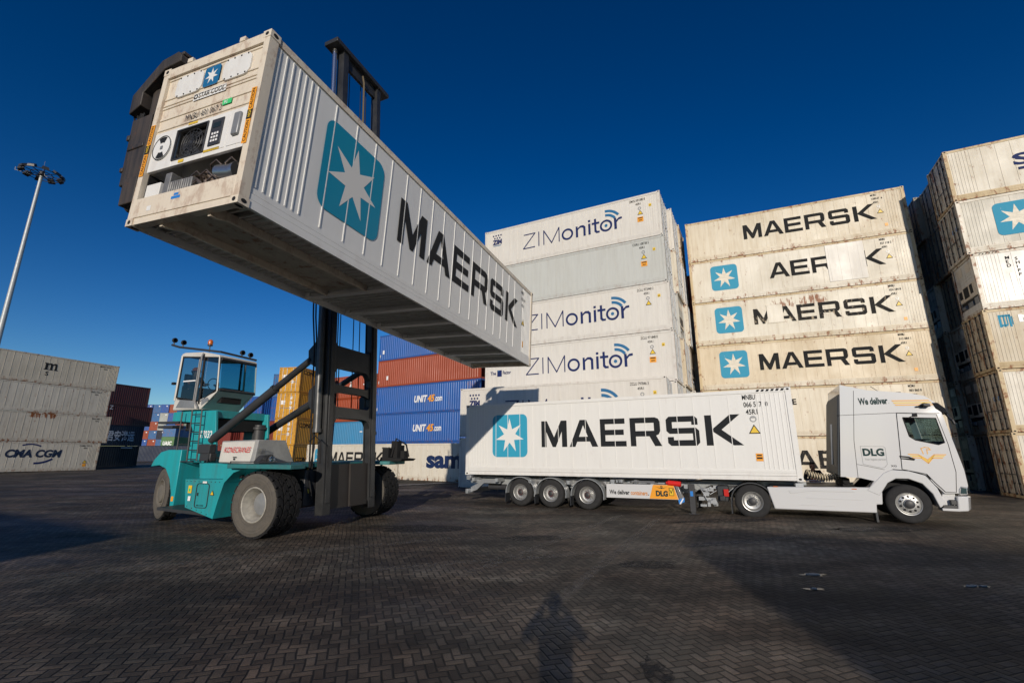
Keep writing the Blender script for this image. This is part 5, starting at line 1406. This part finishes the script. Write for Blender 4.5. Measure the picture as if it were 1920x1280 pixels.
for k in range(n+1):
    a = R(-18) + R(206)*k/n; o_.append((RW[0]+.62*math.cos(a), RW[1]+.58*math.sin(a))); i_.append((RW[0]+.585*math.cos(a), RW[1]+.545*math.sin(a)))
q = MB(); q.prism(o_+i_[::-1], 'y', -.02, .66); tb(q, 'rear_mudguard', PLAST); q = MB(); q.prism(o_+i_[::-1], 'y', 1.78, 2.46); tb(q, 'rear_mudguard', PLAST)
q = MB(); q.box(10.10,10.13,.02,.6,.15,.6); tb(q, 'mudflap', PLAST); q = MB(); q.box(13.83,13.88,.02,.42,.14,.62); tb(q, 'mudflap', PLAST)
q = MB(); q.box(9.72,10.05,.2,.8,.50,.98); q.box(9.72,10.05,1.64,2.24,.5,.98); q.box(9.78,9.95,.05,2.4,.52,.68); tb(q, 'rear_bracket', PLAST, bevel=.02)
q = MB(); q.box(9.92,10.06,.10,.24,.66,.88); tb(q, 'tail_light', REDL)
# cab shell: outline with window openings
CAB = [(13.13,1.36),(13.60,1.34),(14.00,1.24),(14.22,1.52),(14.40,1.60),(14.75,1.57),(15.10,1.46),(15.24,1.22),(15.42,.98),(15.85,1.00),(15.93,1.20),(15.92,1.61),(15.83,2.28),(15.70,3.18),(15.60,3.44),(15.42,3.62),(15.10,3.72),(14.55,3.80),(14.12,3.86),(13.47,4.06)]
WIN = [(14.83,3.03),(15.55,2.99),(15.63,2.32),(15.50,2.27),(15.02,2.40),(14.90,2.50)]
def cabpt(u, z, y):                                     # a little tumblehome and a rounded nose
    return (u, y, z)
q = MB(); q.keep = False
for y, sgn in ((-.03, 1), (2.47, -1)):
    fr = Matrix(((1,0,0,0),(0,0,-1,y),(0,1,0,0),(0,0,0,1)))
    q.fill([CAB, WIN], fr)
nC = len(CAB)
for k in range(nC):
    a, b2 = CAB[k], CAB[(k+1) % nC]
    if k == 12: continue                                # windscreen opening
    q.add([(a[0],-.03,a[1]),(b2[0],-.03,b2[1]),(b2[0],2.47,b2[1]),(a[0],2.47,a[1])], [(0,1,2,3)])
def merged(q, name, m, parent, bevel, loc, front=None):
    o = q.build(name, m, parent, True, 0, loc)
    bm = bmesh.new(); bm.from_mesh(o.data); bmesh.ops.remove_doubles(bm, verts=bm.verts, dist=.0005); bmesh.ops.recalc_face_normals(bm, faces=bm.faces)
    if front:
        lay = bm.edges.layers.float.get('bevel_weight_edge') or bm.edges.layers.float.new('bevel_weight_edge')
        outl = {(round(p[0],3), round(p[1],3)) for p in CAB}
        for e in bm.edges:
            va, vb = e.verts
            on = all((round(v.co.x,3), round(v.co.z,3)) in outl for v in (va, vb))
            if on and len(e.link_faces) == 2 and e.calc_face_angle(0) > R(38) and abs(va.co.y - vb.co.y) < .01:
                e[lay] = 1.0 if min(va.co.x, vb.co.x) > 15.3 and min(va.co.z, vb.co.z) > .95 else .4
    bm.to_mesh(o.data); bm.free()
    o.data.shade_smooth(); o.data.set_sharp_from_angle(angle=R(35))
    b = o.modifiers.new('bevel', 'BEVEL'); b.width = bevel; b.segments = 5 if front else 3
    b.limit_method = 'WEIGHT' if front else 'ANGLE'; b.angle_limit = R(38)
    return o
cabo = merged(q, 'cab', TWHITE, tk, .11, OFF, True)
q = MB(); q.prism([(13.14,1.40),(15.3,1.25),(15.7,2.0),(15.72,2.26),(13.3,2.2)], 'y', .06, 2.38); q.box(13.5,13.62,.06,2.38,1.4,3.6); q.box(13.55,14.55,.06,2.38,3.4,3.55); q.build('interior', plain('cab_interior', (.035,.036,.04), .7), cabo, smooth=False)
SEATM = plain('seat_fabric', (.05,.055,.055), .8)
for y in (.35, 1.55):
    q = MB(); q.prism([(14.45,2.15),(14.95,2.15),(14.95,2.4),(14.6,2.45),(14.52,3.05),(14.40,3.05)], 'y', y, y+.5); q.build('seat', SEATM, cabo, bevel=.04)
q = MB(); q.box(14.6,15.5,2.3,2.4,2.3,2.6); q.box(14.2,14.5,.1,2.3,2.25,3.3); q.build('trim', DARK, cabo)
q = MB(); q.lathe([(.21,-.013),(.225,0),(.21,.013),(.195,0),(.21,-.013)], (15.30,.62,2.42), 'z', 24); q.cyl((15.30,.62,2.4),(15.5,.62,2.2),.04); q.box(15.45,15.7,.1,2.34,2.2,2.36); q.build('steering_wheel', DARK, cabo)
q = MB(); q.fill([[(14.815,3.045),(15.565,3.005),(15.645,2.305),(15.5,2.255),(15.01,2.385),(14.885,2.49)]], Matrix(((1,0,0,0),(0,0,-1,-.028),(0,1,0,0),(0,0,0,1)))); 
dq = MB()
DOOR = [(14.71,3.16),(15.585,3.10),(15.70,2.28),(15.74,1.55),(15.66,1.02),(15.44,1.02),(15.26,1.26),(15.12,1.48),(14.60,1.60)]
dq.fill([DOOR, WIN], Matrix(((1,0,0,0),(0,0,-1,-.044),(0,1,0,0),(0,0,0,1))))
for lp in (DOOR, WIN):
    for k in range(len(lp)):
        a, b2 = lp[k], lp[(k+1) % len(lp)]; dq.add([(a[0],-.044,a[1]),(b2[0],-.044,b2[1]),(b2[0],-.025,b2[1]),(a[0],-.025,a[1])], [(0,1,2,3)])
door_o = merged(dq, 'door', TWHITE, tk, .008, OFF)
def seam(pts, r=.006, name='door_seam', par=None):
    m = MB(); m.tube([(p[0], -.045 if len(p) < 3 else p[2], p[1]) for p in pts], r, 5); return m.build(name, DARK, par or door_o)
seam(DOOR + DOOR[:1], .007); seam(WIN + WIN[:1], .016, 'window_seal')
q = MB(); q.fill([WIN], Matrix(((1,0,0,0),(0,0,-1,-.034),(0,1,0,0),(0,0,0,1)))); q.build('side_window', GLS, door_o)
q = MB(); q.fill([WIN], Matrix(((1,0,0,0),(0,0,-1,2.46),(0,1,0,0),(0,0,0,1)))); q.build('side_window', GLS, cabo)
q = MB(); q.add([(15.83,.0,2.29),(15.83,2.44,2.29),(15.70,2.44,3.17),(15.70,.0,3.17)], [(0,1,2,3)]); q.build('windscreen', GLS, cabo)
q = MB(); q.prism([(14.60,1.97),(14.62,1.88),(14.90,1.84),(14.93,1.88),(14.80,1.95)], 'y', -.058, -.035); q.build('handle', DARK, door_o)
q = MB(); q.prism([(14.62,1.93),(14.78,1.91),(14.80,1.895),(14.62,1.90)], 'y', -.064, -.05); q.build('handle_lever', GREYM, door_o)
seam([(13.79,3.86,-.032),(13.60,2.4,-.032),(13.55,1.35,-.032)], .006, 'panel_seam', cabo); seam([(13.27,3.14,-.032),(14.72,3.17,-.032),(15.66,3.13,-.032)], .006, 'panel_seam', cabo)
seam([(13.58,1.72,-.032),(14.2,1.58,-.032)], .005, 'panel_seam', cabo)
q = MB(); q.prism([(13.425,3.80),(13.26,2.5),(13.12,1.38),(13.07,1.40),(13.21,2.5),(13.36,3.66)], 'y', .0, 2.44)
gp = tb(q, 'side_deflector', plain('dark_grey_deflector', (.05,.058,.066), .55), bevel=.03)
q = MB(); q.tube([(13.02,.3,1.7),(13.14,.3,2.9)], .03, 6); q.build('stack_pipe', GREYM, gp)
# front wing, step, bumper, lamp
def arch(pts_o, pts_i, y0, y1, name, m):
    a = MB(); a.prism(pts_o + pts_i[::-1], 'y', y0, y1); return tb(a, name, m, bevel=.02)
arch([(13.70,1.00),(14.16,1.49),(14.36,1.58),(14.74,1.55),(15.08,1.44),(15.28,1.12),(15.40,.70)], [(13.98,.86),(14.22,1.22),(14.42,1.34),(14.70,1.34),(14.98,1.22),(15.16,.96),(15.26,.60)], -.05, .40, 'wheel_arch', TWHITE)
arch([(13.70,1.00),(14.16,1.49),(14.36,1.58),(14.74,1.55),(15.08,1.44),(15.28,1.12),(15.40,.70)], [(13.98,.86),(14.22,1.22),(14.42,1.34),(14.70,1.34),(14.98,1.22),(15.16,.96),(15.26,.60)], 2.04, 2.50, 'wheel_arch', TWHITE)
q = MB(); q.prism([(13.72,1.0),(14.16,1.47),(14.36,1.56),(14.74,1.53),(15.06,1.42),(15.28,1.0),(15.3,.62),(15.0,.7),(14.2,.7),(13.9,.62)], 'y', .41, .44); q.prism([(13.72,1.0),(14.16,1.47),(14.36,1.56),(14.74,1.53),(15.06,1.42),(15.28,1.0),(15.3,.62),(15.0,.7),(14.2,.7),(13.9,.62)], 'y', 2.0, 2.03); tb(q, 'arch_liner', DARK)
q = MB(); q.prism([(15.26,.62),(15.40,.98),(15.44,1.0),(15.66,1.0),(15.62,.72),(15.60,.62)], 'y', .06, .3); q.box(15.3,15.66,-.045,.3,.53,.60); tb(q, 'step_box', TWHITE2, bevel=.012)
q = MB(); q.box(15.32,15.62,-.055,.3,.605,.68); q.box(15.5,15.62,-.07,.05,.70,.82); tb(q, 'step', DGREY, bevel=.01)
q = MB(); q.loft([[(15.62,-.045,.52),(15.84,-.02,.54),(15.97,.25,.56),(16.0,1.22,.56),(15.97,2.19,.56),(15.84,2.46,.54),(15.62,2.48,.52),(15.5,1.22,.52)],
                  [(15.66,-.045,.92),(15.88,-.02,.92),(16.02,.25,.92),(16.05,1.22,.92),(16.02,2.19,.92),(15.88,2.46,.92),(15.66,2.48,.92),(15.5,1.22,.92)]]); tb(q, 'bumper', TWHITE, bevel=.03)
q = MB(); q.prism([(15.70,.94),(15.72,1.10),(15.78,1.18),(15.90,1.16),(15.90,.96)], 'y', -.036, .3); hl = tb(q, 'headlight', CHROME, bevel=.015)
q = MB(); q.prism([(15.74,.99),(15.78,1.15),(15.88,1.13),(15.87,.99)], 'y', -.044, -.03); q.build('lens', GLS, hl)
q = MB(); q.box(15.88,15.97,.35,2.09,.95,2.2); q.box(15.9,15.99,.45,2.0,1.2,1.5); tb(q, 'front_grille', PLAST, bevel=.02)
q = MB(); q.prism([(15.54,3.42),(15.66,3.42),(15.80,3.26),(15.85,3.10),(15.72,3.14),(15.60,3.26)], 'y', -.05, 2.49); tb(q, 'sun_visor', plain('visor_smoke', (.012,.014,.018), .12), bevel=.012)
q = MB(); q.prism([(15.28,3.38),(15.32,3.42),(15.45,3.38),(15.46,3.31),(15.32,3.32)], 'y', -.22, -.05); q.box(15.16,15.32,-.10,-.03,3.31,3.34); q.cyl((15.82,.1,3.12),(15.90,.0,2.92),.03); q.prism([(15.87,2.96),(15.93,2.94),(15.96,2.82),(15.91,2.81)], 'y', -.06, .04); tb(q, 'mirror_camera', PLAST, bevel=.015)
q = MB(); q.box(15.06,15.16,-.075,-.03,3.05,3.14); q.tube([(14.95,-.05,3.02),(15.1,-.06,3.09)], .012, 6); q.build('mirror', DARK, door_o)
q = MB(); q.lathe([(.14,0),(.10,.05),(0,.06)], (14.9,.4,3.75), 'z', 12); q.tube([(14.5,.3,3.8),(14.28,.3,4.0)], .008, 5); tb(q, 'antenna', DARK)
# lettering on the cab
b_ = Let(out=.036)
GOLD = plain('gold_stripe', (.72,.36,.05), .4)
b_.text('We deliver', 13.86, 3.44, .20, DGREEN, bold=.03, w=.70); b_.rect(14.57, 3.445, .02, .02, GREYM)
for k in range(3): b_.shape([[(14.64+.03*k, 3.535-.062*k),(15.48+.045*k, 3.510-.062*k),(15.51+.03*k, 3.478-.062*k),(14.67+.03*k, 3.500-.062*k)]], 0, 0, 1, GOLD if k != 1 else YELLOW)
b_.shape([[(13.72,2.24),(14.27,2.23),(14.31,2.18),(14.29,1.72),(14.22,1.64),(14.14,1.62),(13.72,1.72)], [(13.73,2.23),(13.73,1.73),(14.14,1.632),(14.21,1.65),(14.28,1.725),(14.30,2.175),(14.265,2.22)]], 0, 0, 1, GREYM)
b_.text('DLG', 13.76, 1.97, .20, DGREEN, bold=.045, w=.50); b_.text('Your logistic partner', 13.78, 1.84, .055, GREYM, w=.50)
b_.text('XG', 14.36, 1.66, .055, BLACK, w=.13)
b_.out = .048
for k, m_ in ((0, GOLD), (1, YELLOW), (2, GOLD)):
    dz = -.045*k; dx = .04*k
    b_.line([(14.80+dx,2.01+dz),(15.02+dx*.6,2.0+dz),(15.20,1.86+dz),(15.36-dx*.6,2.0+dz),(15.60-dx,2.0+dz)], .028, m_)
b_.line([(15.13,2.02),(15.10,2.17),(15.18,2.20),(15.26,2.19),(15.30,2.13),(15.22,2.14),(15.22,2.02)], .022, GOLD)
b_.done(tk); 
[o for o in tk.children if o.name.startswith('lettering')][-1].location = OFF
# coiled air lines behind the cab
for k, (m_, z0, y0) in enumerate(((plain('coil_cream', (.55,.47,.33), .5), 1.30, .55), (plain('coil_grey', (.10,.10,.10), .5), 1.26, .75), (plain('coil_tan', (.40,.33,.24), .5), 1.22, .95))):
    pts = []; N_ = 150
    for j in range(N_+1):
        t = j/N_; a = t*2*PI*14
        pts.append((12.35+t*.95, y0+.075*math.cos(a), z0+.16-.62*t*(1-t)*.9 + .085*math.sin(a)))
    q = MB(); q.tube(pts, .012, 5, 0); tb(q, 'air_hose', m_)
q = MB(); q.box(13.2,13.4,.4,1.8,1.05,1.3); q.cyl((13.3,.35,1.2),(13.3,.6,1.25),.09); tb(q, 'hose_bracket', DARK, bevel=.02)

# ---------------------------------------------------------------- people
def skin_mesh(name, verts, edges, radii, mat, parent, root=0, sub=2, loc=None):
    me = bpy.data.meshes.new(name); me.from_pydata(verts, edges, []); me.materials.append(mat); me.update()
    o = bpy.data.objects.new(name, me); COL.objects.link(o)
    sk_ = o.modifiers.new('skin', 'SKIN'); sk_.use_smooth_shade = True
    for i, r_ in enumerate(radii):
        d = me.skin_vertices[0].data[i]
        d.radius = (r_, r_) if not isinstance(r_, tuple) else r_
        d.use_root = (i == root)
    s_ = o.modifiers.new('sub', 'SUBSURF'); s_.levels = sub; s_.render_levels = sub
    dg = bpy.context.evaluated_depsgraph_get(); dg.update()
    nm = bpy.data.meshes.new_from_object(o.evaluated_get(dg))
    bpy.data.objects.remove(o)
    nm.materials.clear(); nm.materials.append(mat); nm.shade_smooth()
    p = link(name, nm, parent, loc=loc); return p
def hand_edges(base, d, side, curl=.35):
    """palm with four fingers and a thumb; d = pointing direction, side = palm width direction"""
    V, E, Rr = [], [], []
    d = Vector(d).normalized(); s = Vector(side).normalized(); n = d.cross(s).normalized(); b = Vector(base)
    V.append(b); Rr.append(.022); V.append(b + d*.055); Rr.append((.034,.016)); E.append((0,1))
    for k, (o_, l) in enumerate(((-.03,.072),(-.01,.082),(.011,.078),(.031,.06))):
        i = len(V); p = b + d*.085 + s*o_; V.append(p); Rr.append(.0105); E.append((1,i))
        p2 = p + (d*math.cos(curl) + n*math.sin(curl))*l*.5; V.append(p2); Rr.append(.0088); E.append((i,i+1))
        p3 = p2 + (d*math.cos(curl*2.4) + n*math.sin(curl*2.4))*l*.5; V.append(p3); Rr.append(.007); E.append((i+1,i+2))
    i = len(V); V.append(b + d*.03 - s*.04 + n*.008); Rr.append(.012); E.append((0,i)); V.append(b + d*.062 - s*.06 + n*.022); Rr.append(.009); E.append((i,i+1))
    return V, E, Rr
def figure(root, J, cloth, legs, skin=SKIN, hair=HAIR, hands=True, helmet=None):
    """J: joint positions (m) in the root's frame"""
    V, E, Rr = [], [], []
    def ad(p, r_, par=None):
        V.append(Vector(p)); Rr.append(r_)
        if par is not None: E.append((par, len(V)-1))
        return len(V)-1
    pel = ad(J['pelvis'], (.16,.11)); sp = ad(J['spine'], (.145,.10), pel); ch = ad(J['chest'], (.17,.11), sp); nk = ad(J['neck'], .058, ch)
    hc = Vector(J['head']); 
    jaw = ad(hc + Vector((0,0,-.085)), (.062,.07), nk); hd_ = ad(hc, (.078,.098), jaw); ad(hc + Vector((0,0,.085)), (.060,.075), hd_)
    for s in ('l', 'r'):
        sh = ad(J['sh'+s], .062, ch); el = ad(J['el'+s], .046, sh); wr = ad(J['wr'+s], .030, el)
        hp = ad(J['hip'+s], .088, pel); kn = ad(J['kn'+s], .062, hp); an = ad(J['an'+s], .045, kn); ad(J['toe'+s], .040, an)
    body = skin_mesh('body', V, E, Rr, skin, root, 0)
    # clothes: slightly fuller shells over the same joints
    V2, E2, R2 = [], [], []
    def a2(p, r_, par=None):
        V2.append(Vector(p)); R2.append(r_)
        if par is not None: E2.append((par, len(V2)-1))
        return len(V2)-1
    p0 = a2(Vector(J['pelvis'])+Vector((0,0,-.02)), (.182,.13)); s0 = a2(J['spine'], (.168,.122), p0); c0 = a2(J['chest'], (.192,.132), s0); a2(Vector(J['neck'])+Vector((0,0,-.05)), .078, c0)
    for s in ('l', 'r'):
        i = a2(J['sh'+s], .080, c0); i2 = a2(J['el'+s], .062, i); a2(Vector(J['el'+s]).lerp(Vector(J['wr'+s]), .88), .047, i2)
    skin_mesh('jacket', V2, E2, R2, cloth, root, 0)
    V2, E2, R2 = [], [], []
    p0 = a2(J['pelvis'], (.175,.125))
    for s in ('l', 'r'):
        i = a2(J['hip'+s], .105, p0); i2 = a2(J['kn'+s], .080, i); a2(Vector(J['kn'+s]).lerp(Vector(J['an'+s]), .92), .066, i2)
    skin_mesh('trousers', V2, E2, R2, legs, root, 0)
    for s in ('l', 'r'):
        a, t = Vector(J['an'+s]), Vector(J['toe'+s]); skin_mesh('shoe', [a+(a-t)*.25+Vector((0,0,-.03)), a+Vector((0,0,-.01)), t], [(0,1),(1,2)], [.045,.058,.043], DARK, root, 1)
    f = Vector(J['face']).normalized(); up_ = Vector((0,0,1)); rt = f.cross(up_).normalized()
    skin_mesh('hair', [hc - f*.02 + up_*.02, hc - f*.015 + up_*.075, hc - f*.05 + up_*.0], [(0,1),(0,2)], [(.086,.10),.082,.07], hair, root, 0)
    q = MB()
    for s in (-1, 1): q.lathe([(.0,-.012),(.012,-.008),(.014,.0),(.0,.006)], tuple(hc + f*.082 + rt*.034*s + up_*.005), 'z', 8, 0)
    q.build('eye', DARK, root)
    skin_mesh('nose', [hc + f*.085 + up_*.01, hc + f*.112 - up_*.028, hc + f*.09 - up_*.04], [(0,1),(1,2)], [.010,.015,.013], skin, root, 0, 1)
    skin_mesh('mouth', [hc + f*.088 - up_*.062 - rt*.024, hc + f*.094 - up_*.063, hc + f*.088 - up_*.062 + rt*.024], [(0,1),(1,2)], [.005,.008,.005], plain('lip', (.26,.10,.08), .5), root, 1, 1)
    for s in (-1, 1): skin_mesh('ear', [hc + rt*.083*s + up_*.02, hc + rt*.088*s - up_*.03], [(0,1)], [.016,.011], skin, root, 0, 1)
    if hands:
        for s in ('l', 'r'):
            w_, e_ = Vector(J['wr'+s]), Vector(J['el'+s]); d = J.get('hd'+s) or (w_-e_)
            sd_ = J.get('hs'+s) or Vector(d).cross(Vector((0,0,1)))
            v, e, r_ = hand_edges(w_, d, sd_, .5); skin_mesh('hand', v, e, r_, skin, root, 0, 1)
    if helmet:
        q = MB(); q.lathe([(.155,-.01),(.125,.0),(.12,.05),(.085,.105),(.0,.13)], tuple(hc + up_*.045), 'z', 20); q.build('helmet', helmet, root)
    return body
pw = tpos(12.72, 2.9)
wk = thing('person', 'person in black with a red and yellow front, standing behind the truck chassis holding cables', 'person', pw, TY)
figure(wk, dict(pelvis=(0,0,.90), spine=(0,-.02,1.08), chest=(0,-.05,1.30), neck=(0,-.08,1.46), head=(0,-.12,1.585), face=(0,-1,-.25),
                shl=(-.19,-.05,1.38), ell=(-.28,-.16,1.13), wrl=(-.14,-.38,1.10), shr=(.19,-.05,1.38), elr=(.28,-.16,1.13), wrr=(.13,-.38,1.12), hdl=(.6,-.8,.1), hdr=(-.6,-.8,.1), hsl=(0,0,1), hsr=(0,0,1),
                hipl=(-.10,0,.84), knl=(-.12,-.03,.47), anl=(-.13,0,.09), toel=(-.15,-.17,.04), hipr=(.10,0,.84), knr=(.12,-.04,.47), anr=(.14,0,.09), toer=(.16,-.17,.04)), CLOTHK, CLOTHK)
q = MB(); q.loft([[(-.10,-.175,1.02),(.10,-.175,1.02),(.10,-.15,1.02),(-.10,-.15,1.02)], [(-.09,-.21,1.27),(.09,-.21,1.27),(.09,-.17,1.27),(-.09,-.17,1.27)]]); q.build('red_panel', plain('red_cloth', (.35,.02,.03), .8), wk, bevel=.01)
b_ = Let(out=.215); b_.rect(-.06, 1.16, .1, .06, YELLOW); b_.done(wk, 'shirt_print')
q = MB(); q.tube([(-.28,-.42,1.08),(-.14,-.50,1.11),(.05,-.50,1.10),(.25,-.46,1.08)], .022, 8); q.tube([(-.3,-.44,1.03),(-.1,-.52,1.05),(.15,-.5,1.06)], .018, 8)
tag(q.build('cable_bundle', plain('pale_cable', (.5,.52,.58), .5)), 'pale blue and white cable bundle in the hands of the person behind the chassis', 'cable')
cbl = bpy.data.objects['cable_bundle']; cbl.location = pw; cbl.rotation_euler = (0,0,TY)
# driver in the handler's cab
c_, s_ = math.cos(HY), math.sin(HY)
dp = (-6.42 + (-5.18)*c_ - 1.48*s_, 12.0 + (-5.18)*s_ + 1.48*c_, 3.46)
dr = thing('person', 'driver in dark clothes with an orange helmet, sitting inside the handler cab', 'person', dp, HY - PI/2)
figure(dr, dict(pelvis=(0,.05,.52), spine=(0,.06,.70), chest=(0,.07,.92), neck=(0,.07,1.08), head=(0,.10,1.20), face=(0,1,0),
                shl=(-.19,.07,1.0), ell=(-.25,.22,.78), wrl=(-.15,.50,.80), shr=(.19,.07,1.0), elr=(.25,.22,.78), wrr=(.15,.50,.80), hsl=(1,0,0), hsr=(-1,0,0),
                hipl=(-.1,.10,.50), knl=(-.12,.46,.50), anl=(-.12,.52,.10), toel=(-.12,.68,.06), hipr=(.1,.10,.50), knr=(.12,.46,.50), anr=(.12,.52,.10), toer=(.12,.68,.06)), CLOTHB, CLOTHK, helmet=CLOTHO)
b_ = Let(Matrix(((0,0,1,0),(1,0,0,0),(0,1,0,0),(0,0,0,1))), out=.21); b_.rect(.0, .86, .14, .10, GREENS); b_.done(dr, 'vest_patch')
# the photographer, behind the lens: throws the shadow at the bottom of the picture
ph = thing('person', 'photographer in a dark jacket standing on a crate, camera held to the eye', 'person', (.0, -.30, .40), 0)
figure(ph, dict(pelvis=(0,0,.95), spine=(0,-.01,1.13), chest=(0,-.01,1.38), neck=(0,.0,1.55), head=(0,.03,1.70), face=(0,1,.15),
                shl=(-.20,-.02,1.46), ell=(-.36,.10,1.30), wrl=(-.12,.20,1.60), shr=(.20,-.02,1.46), elr=(.36,.10,1.30), wrr=(.12,.20,1.60), hdl=(.25,.2,.9), hdr=(-.25,.2,.9), hsl=(0,1,0), hsr=(0,1,0),
                hipl=(-.12,0,.88), knl=(-.18,.02,.49), anl=(-.20,0,.09), toel=(-.23,.18,.04), hipr=(.12,0,.88), knr=(.18,.02,.49), anr=(.20,0,.09), toer=(.23,.18,.04)), CLOTHB, CLOTHK)
q = MB(); q.box(-.07,.07,-.145,-.07,1.98+.10,2.08+.10); q.lathe([(.0,.0),(.035,0),(.04,.035),(.0,.035)], (0,-.07,2.13), 'y', 20); q.box(-.03,.03,-.14,-.08,2.18,2.21)
tag(q.build('camera_body', DARK, bevel=.01), 'black camera held to the eye by the photographer', 'camera')
q = MB(); q.box(-.42,.42,-.62,.0,.33,.40)
for x in (-.40, .34): q.box(x,x+.06,-.60,-.02,.0,.33)
for z in (.04,.16): q.box(-.41,.41,-.615,-.595,z,z+.09); q.box(-.41,.41,-.025,-.005,z,z+.09)
tag(q.build('wooden_crate', plain('crate_wood', (.22,.14,.07), .7, var=.4)), 'low wooden crate the photographer stands on', 'crate')

# ---------------------------------------------------------------- lamp mast
lp = thing('light_mast', 'tall grey floodlight mast with a ring of lamps, beyond the left stack', 'lamp mast', (-92.3, 80, 0))
q = MB(); q.cyl((0,0,0),(0,0,54.6),.52,.26,n=20); q.cyl((0,0,0),(0,0,.5),.8,n=20); q.build('pole', GALP, lp)
q = MB()
for k in range(10):
    a = 2*PI*k/10; q.tube([(.3*math.cos(a),.3*math.sin(a),54.6),(2.9*math.cos(a),2.9*math.sin(a),54.7)], .07, 6)
for r_ in (1.6, 2.9): q.tube([(r_*math.cos(2*PI*k/20), r_*math.sin(2*PI*k/20), 54.7) for k in range(21)], .07, 6)
q.cyl((0,0,54.4),(0,0,55.2),.5,.4,n=14); q.build('crown_ring', DGREY, lp)
for k in range(10):
    a = 2*PI*k/10
    q = MB(); fr = Matrix.Translation((2.75*math.cos(a),2.75*math.sin(a),54.75)) @ Matrix.Rotation(a,4,'Z') @ Matrix.Rotation(R(25),4,'Y')
    v = [fr @ Vector(p) for p in ((-.4,-.5,.1),(.6,-.56,.0),(.6,.56,.0),(-.4,.5,.1),(-.4,-.4,.55),(.45,-.48,.4),(.45,.48,.4),(-.4,.4,.55))]
    q.add(v, [(0,3,2,1),(4,5,6,7),(0,1,5,4),(1,2,6,5),(2,3,7,6),(3,0,4,7)]); fl = q.build('floodlight', DGREY, lp)
q = MB(); q.tube([(0,0,55),(0,0,57.6)], .05, 6); q.build('lightning_rod', STEEL, lp)
q = MB(); q.tube([(-1.0,-.8,54.1),(-4.1,-1.2,55.0)], .05, 6); q.tube([(-4.1,-1.2,55.0),(-4.1,-1.2,55.6)], .06, 6); q.tube([(-1.8,-.9,54.3),(-1.8,-.9,55.0)], .04, 6); q.build('bracket', GALV, lp)
q = MB(); q.tube([(1.6,-1.0,54.3),(2.0,-1.2,53.6),(2.6,-1.2,53.3)], .05, 6); q.build('camera_arm', GALV, lp)
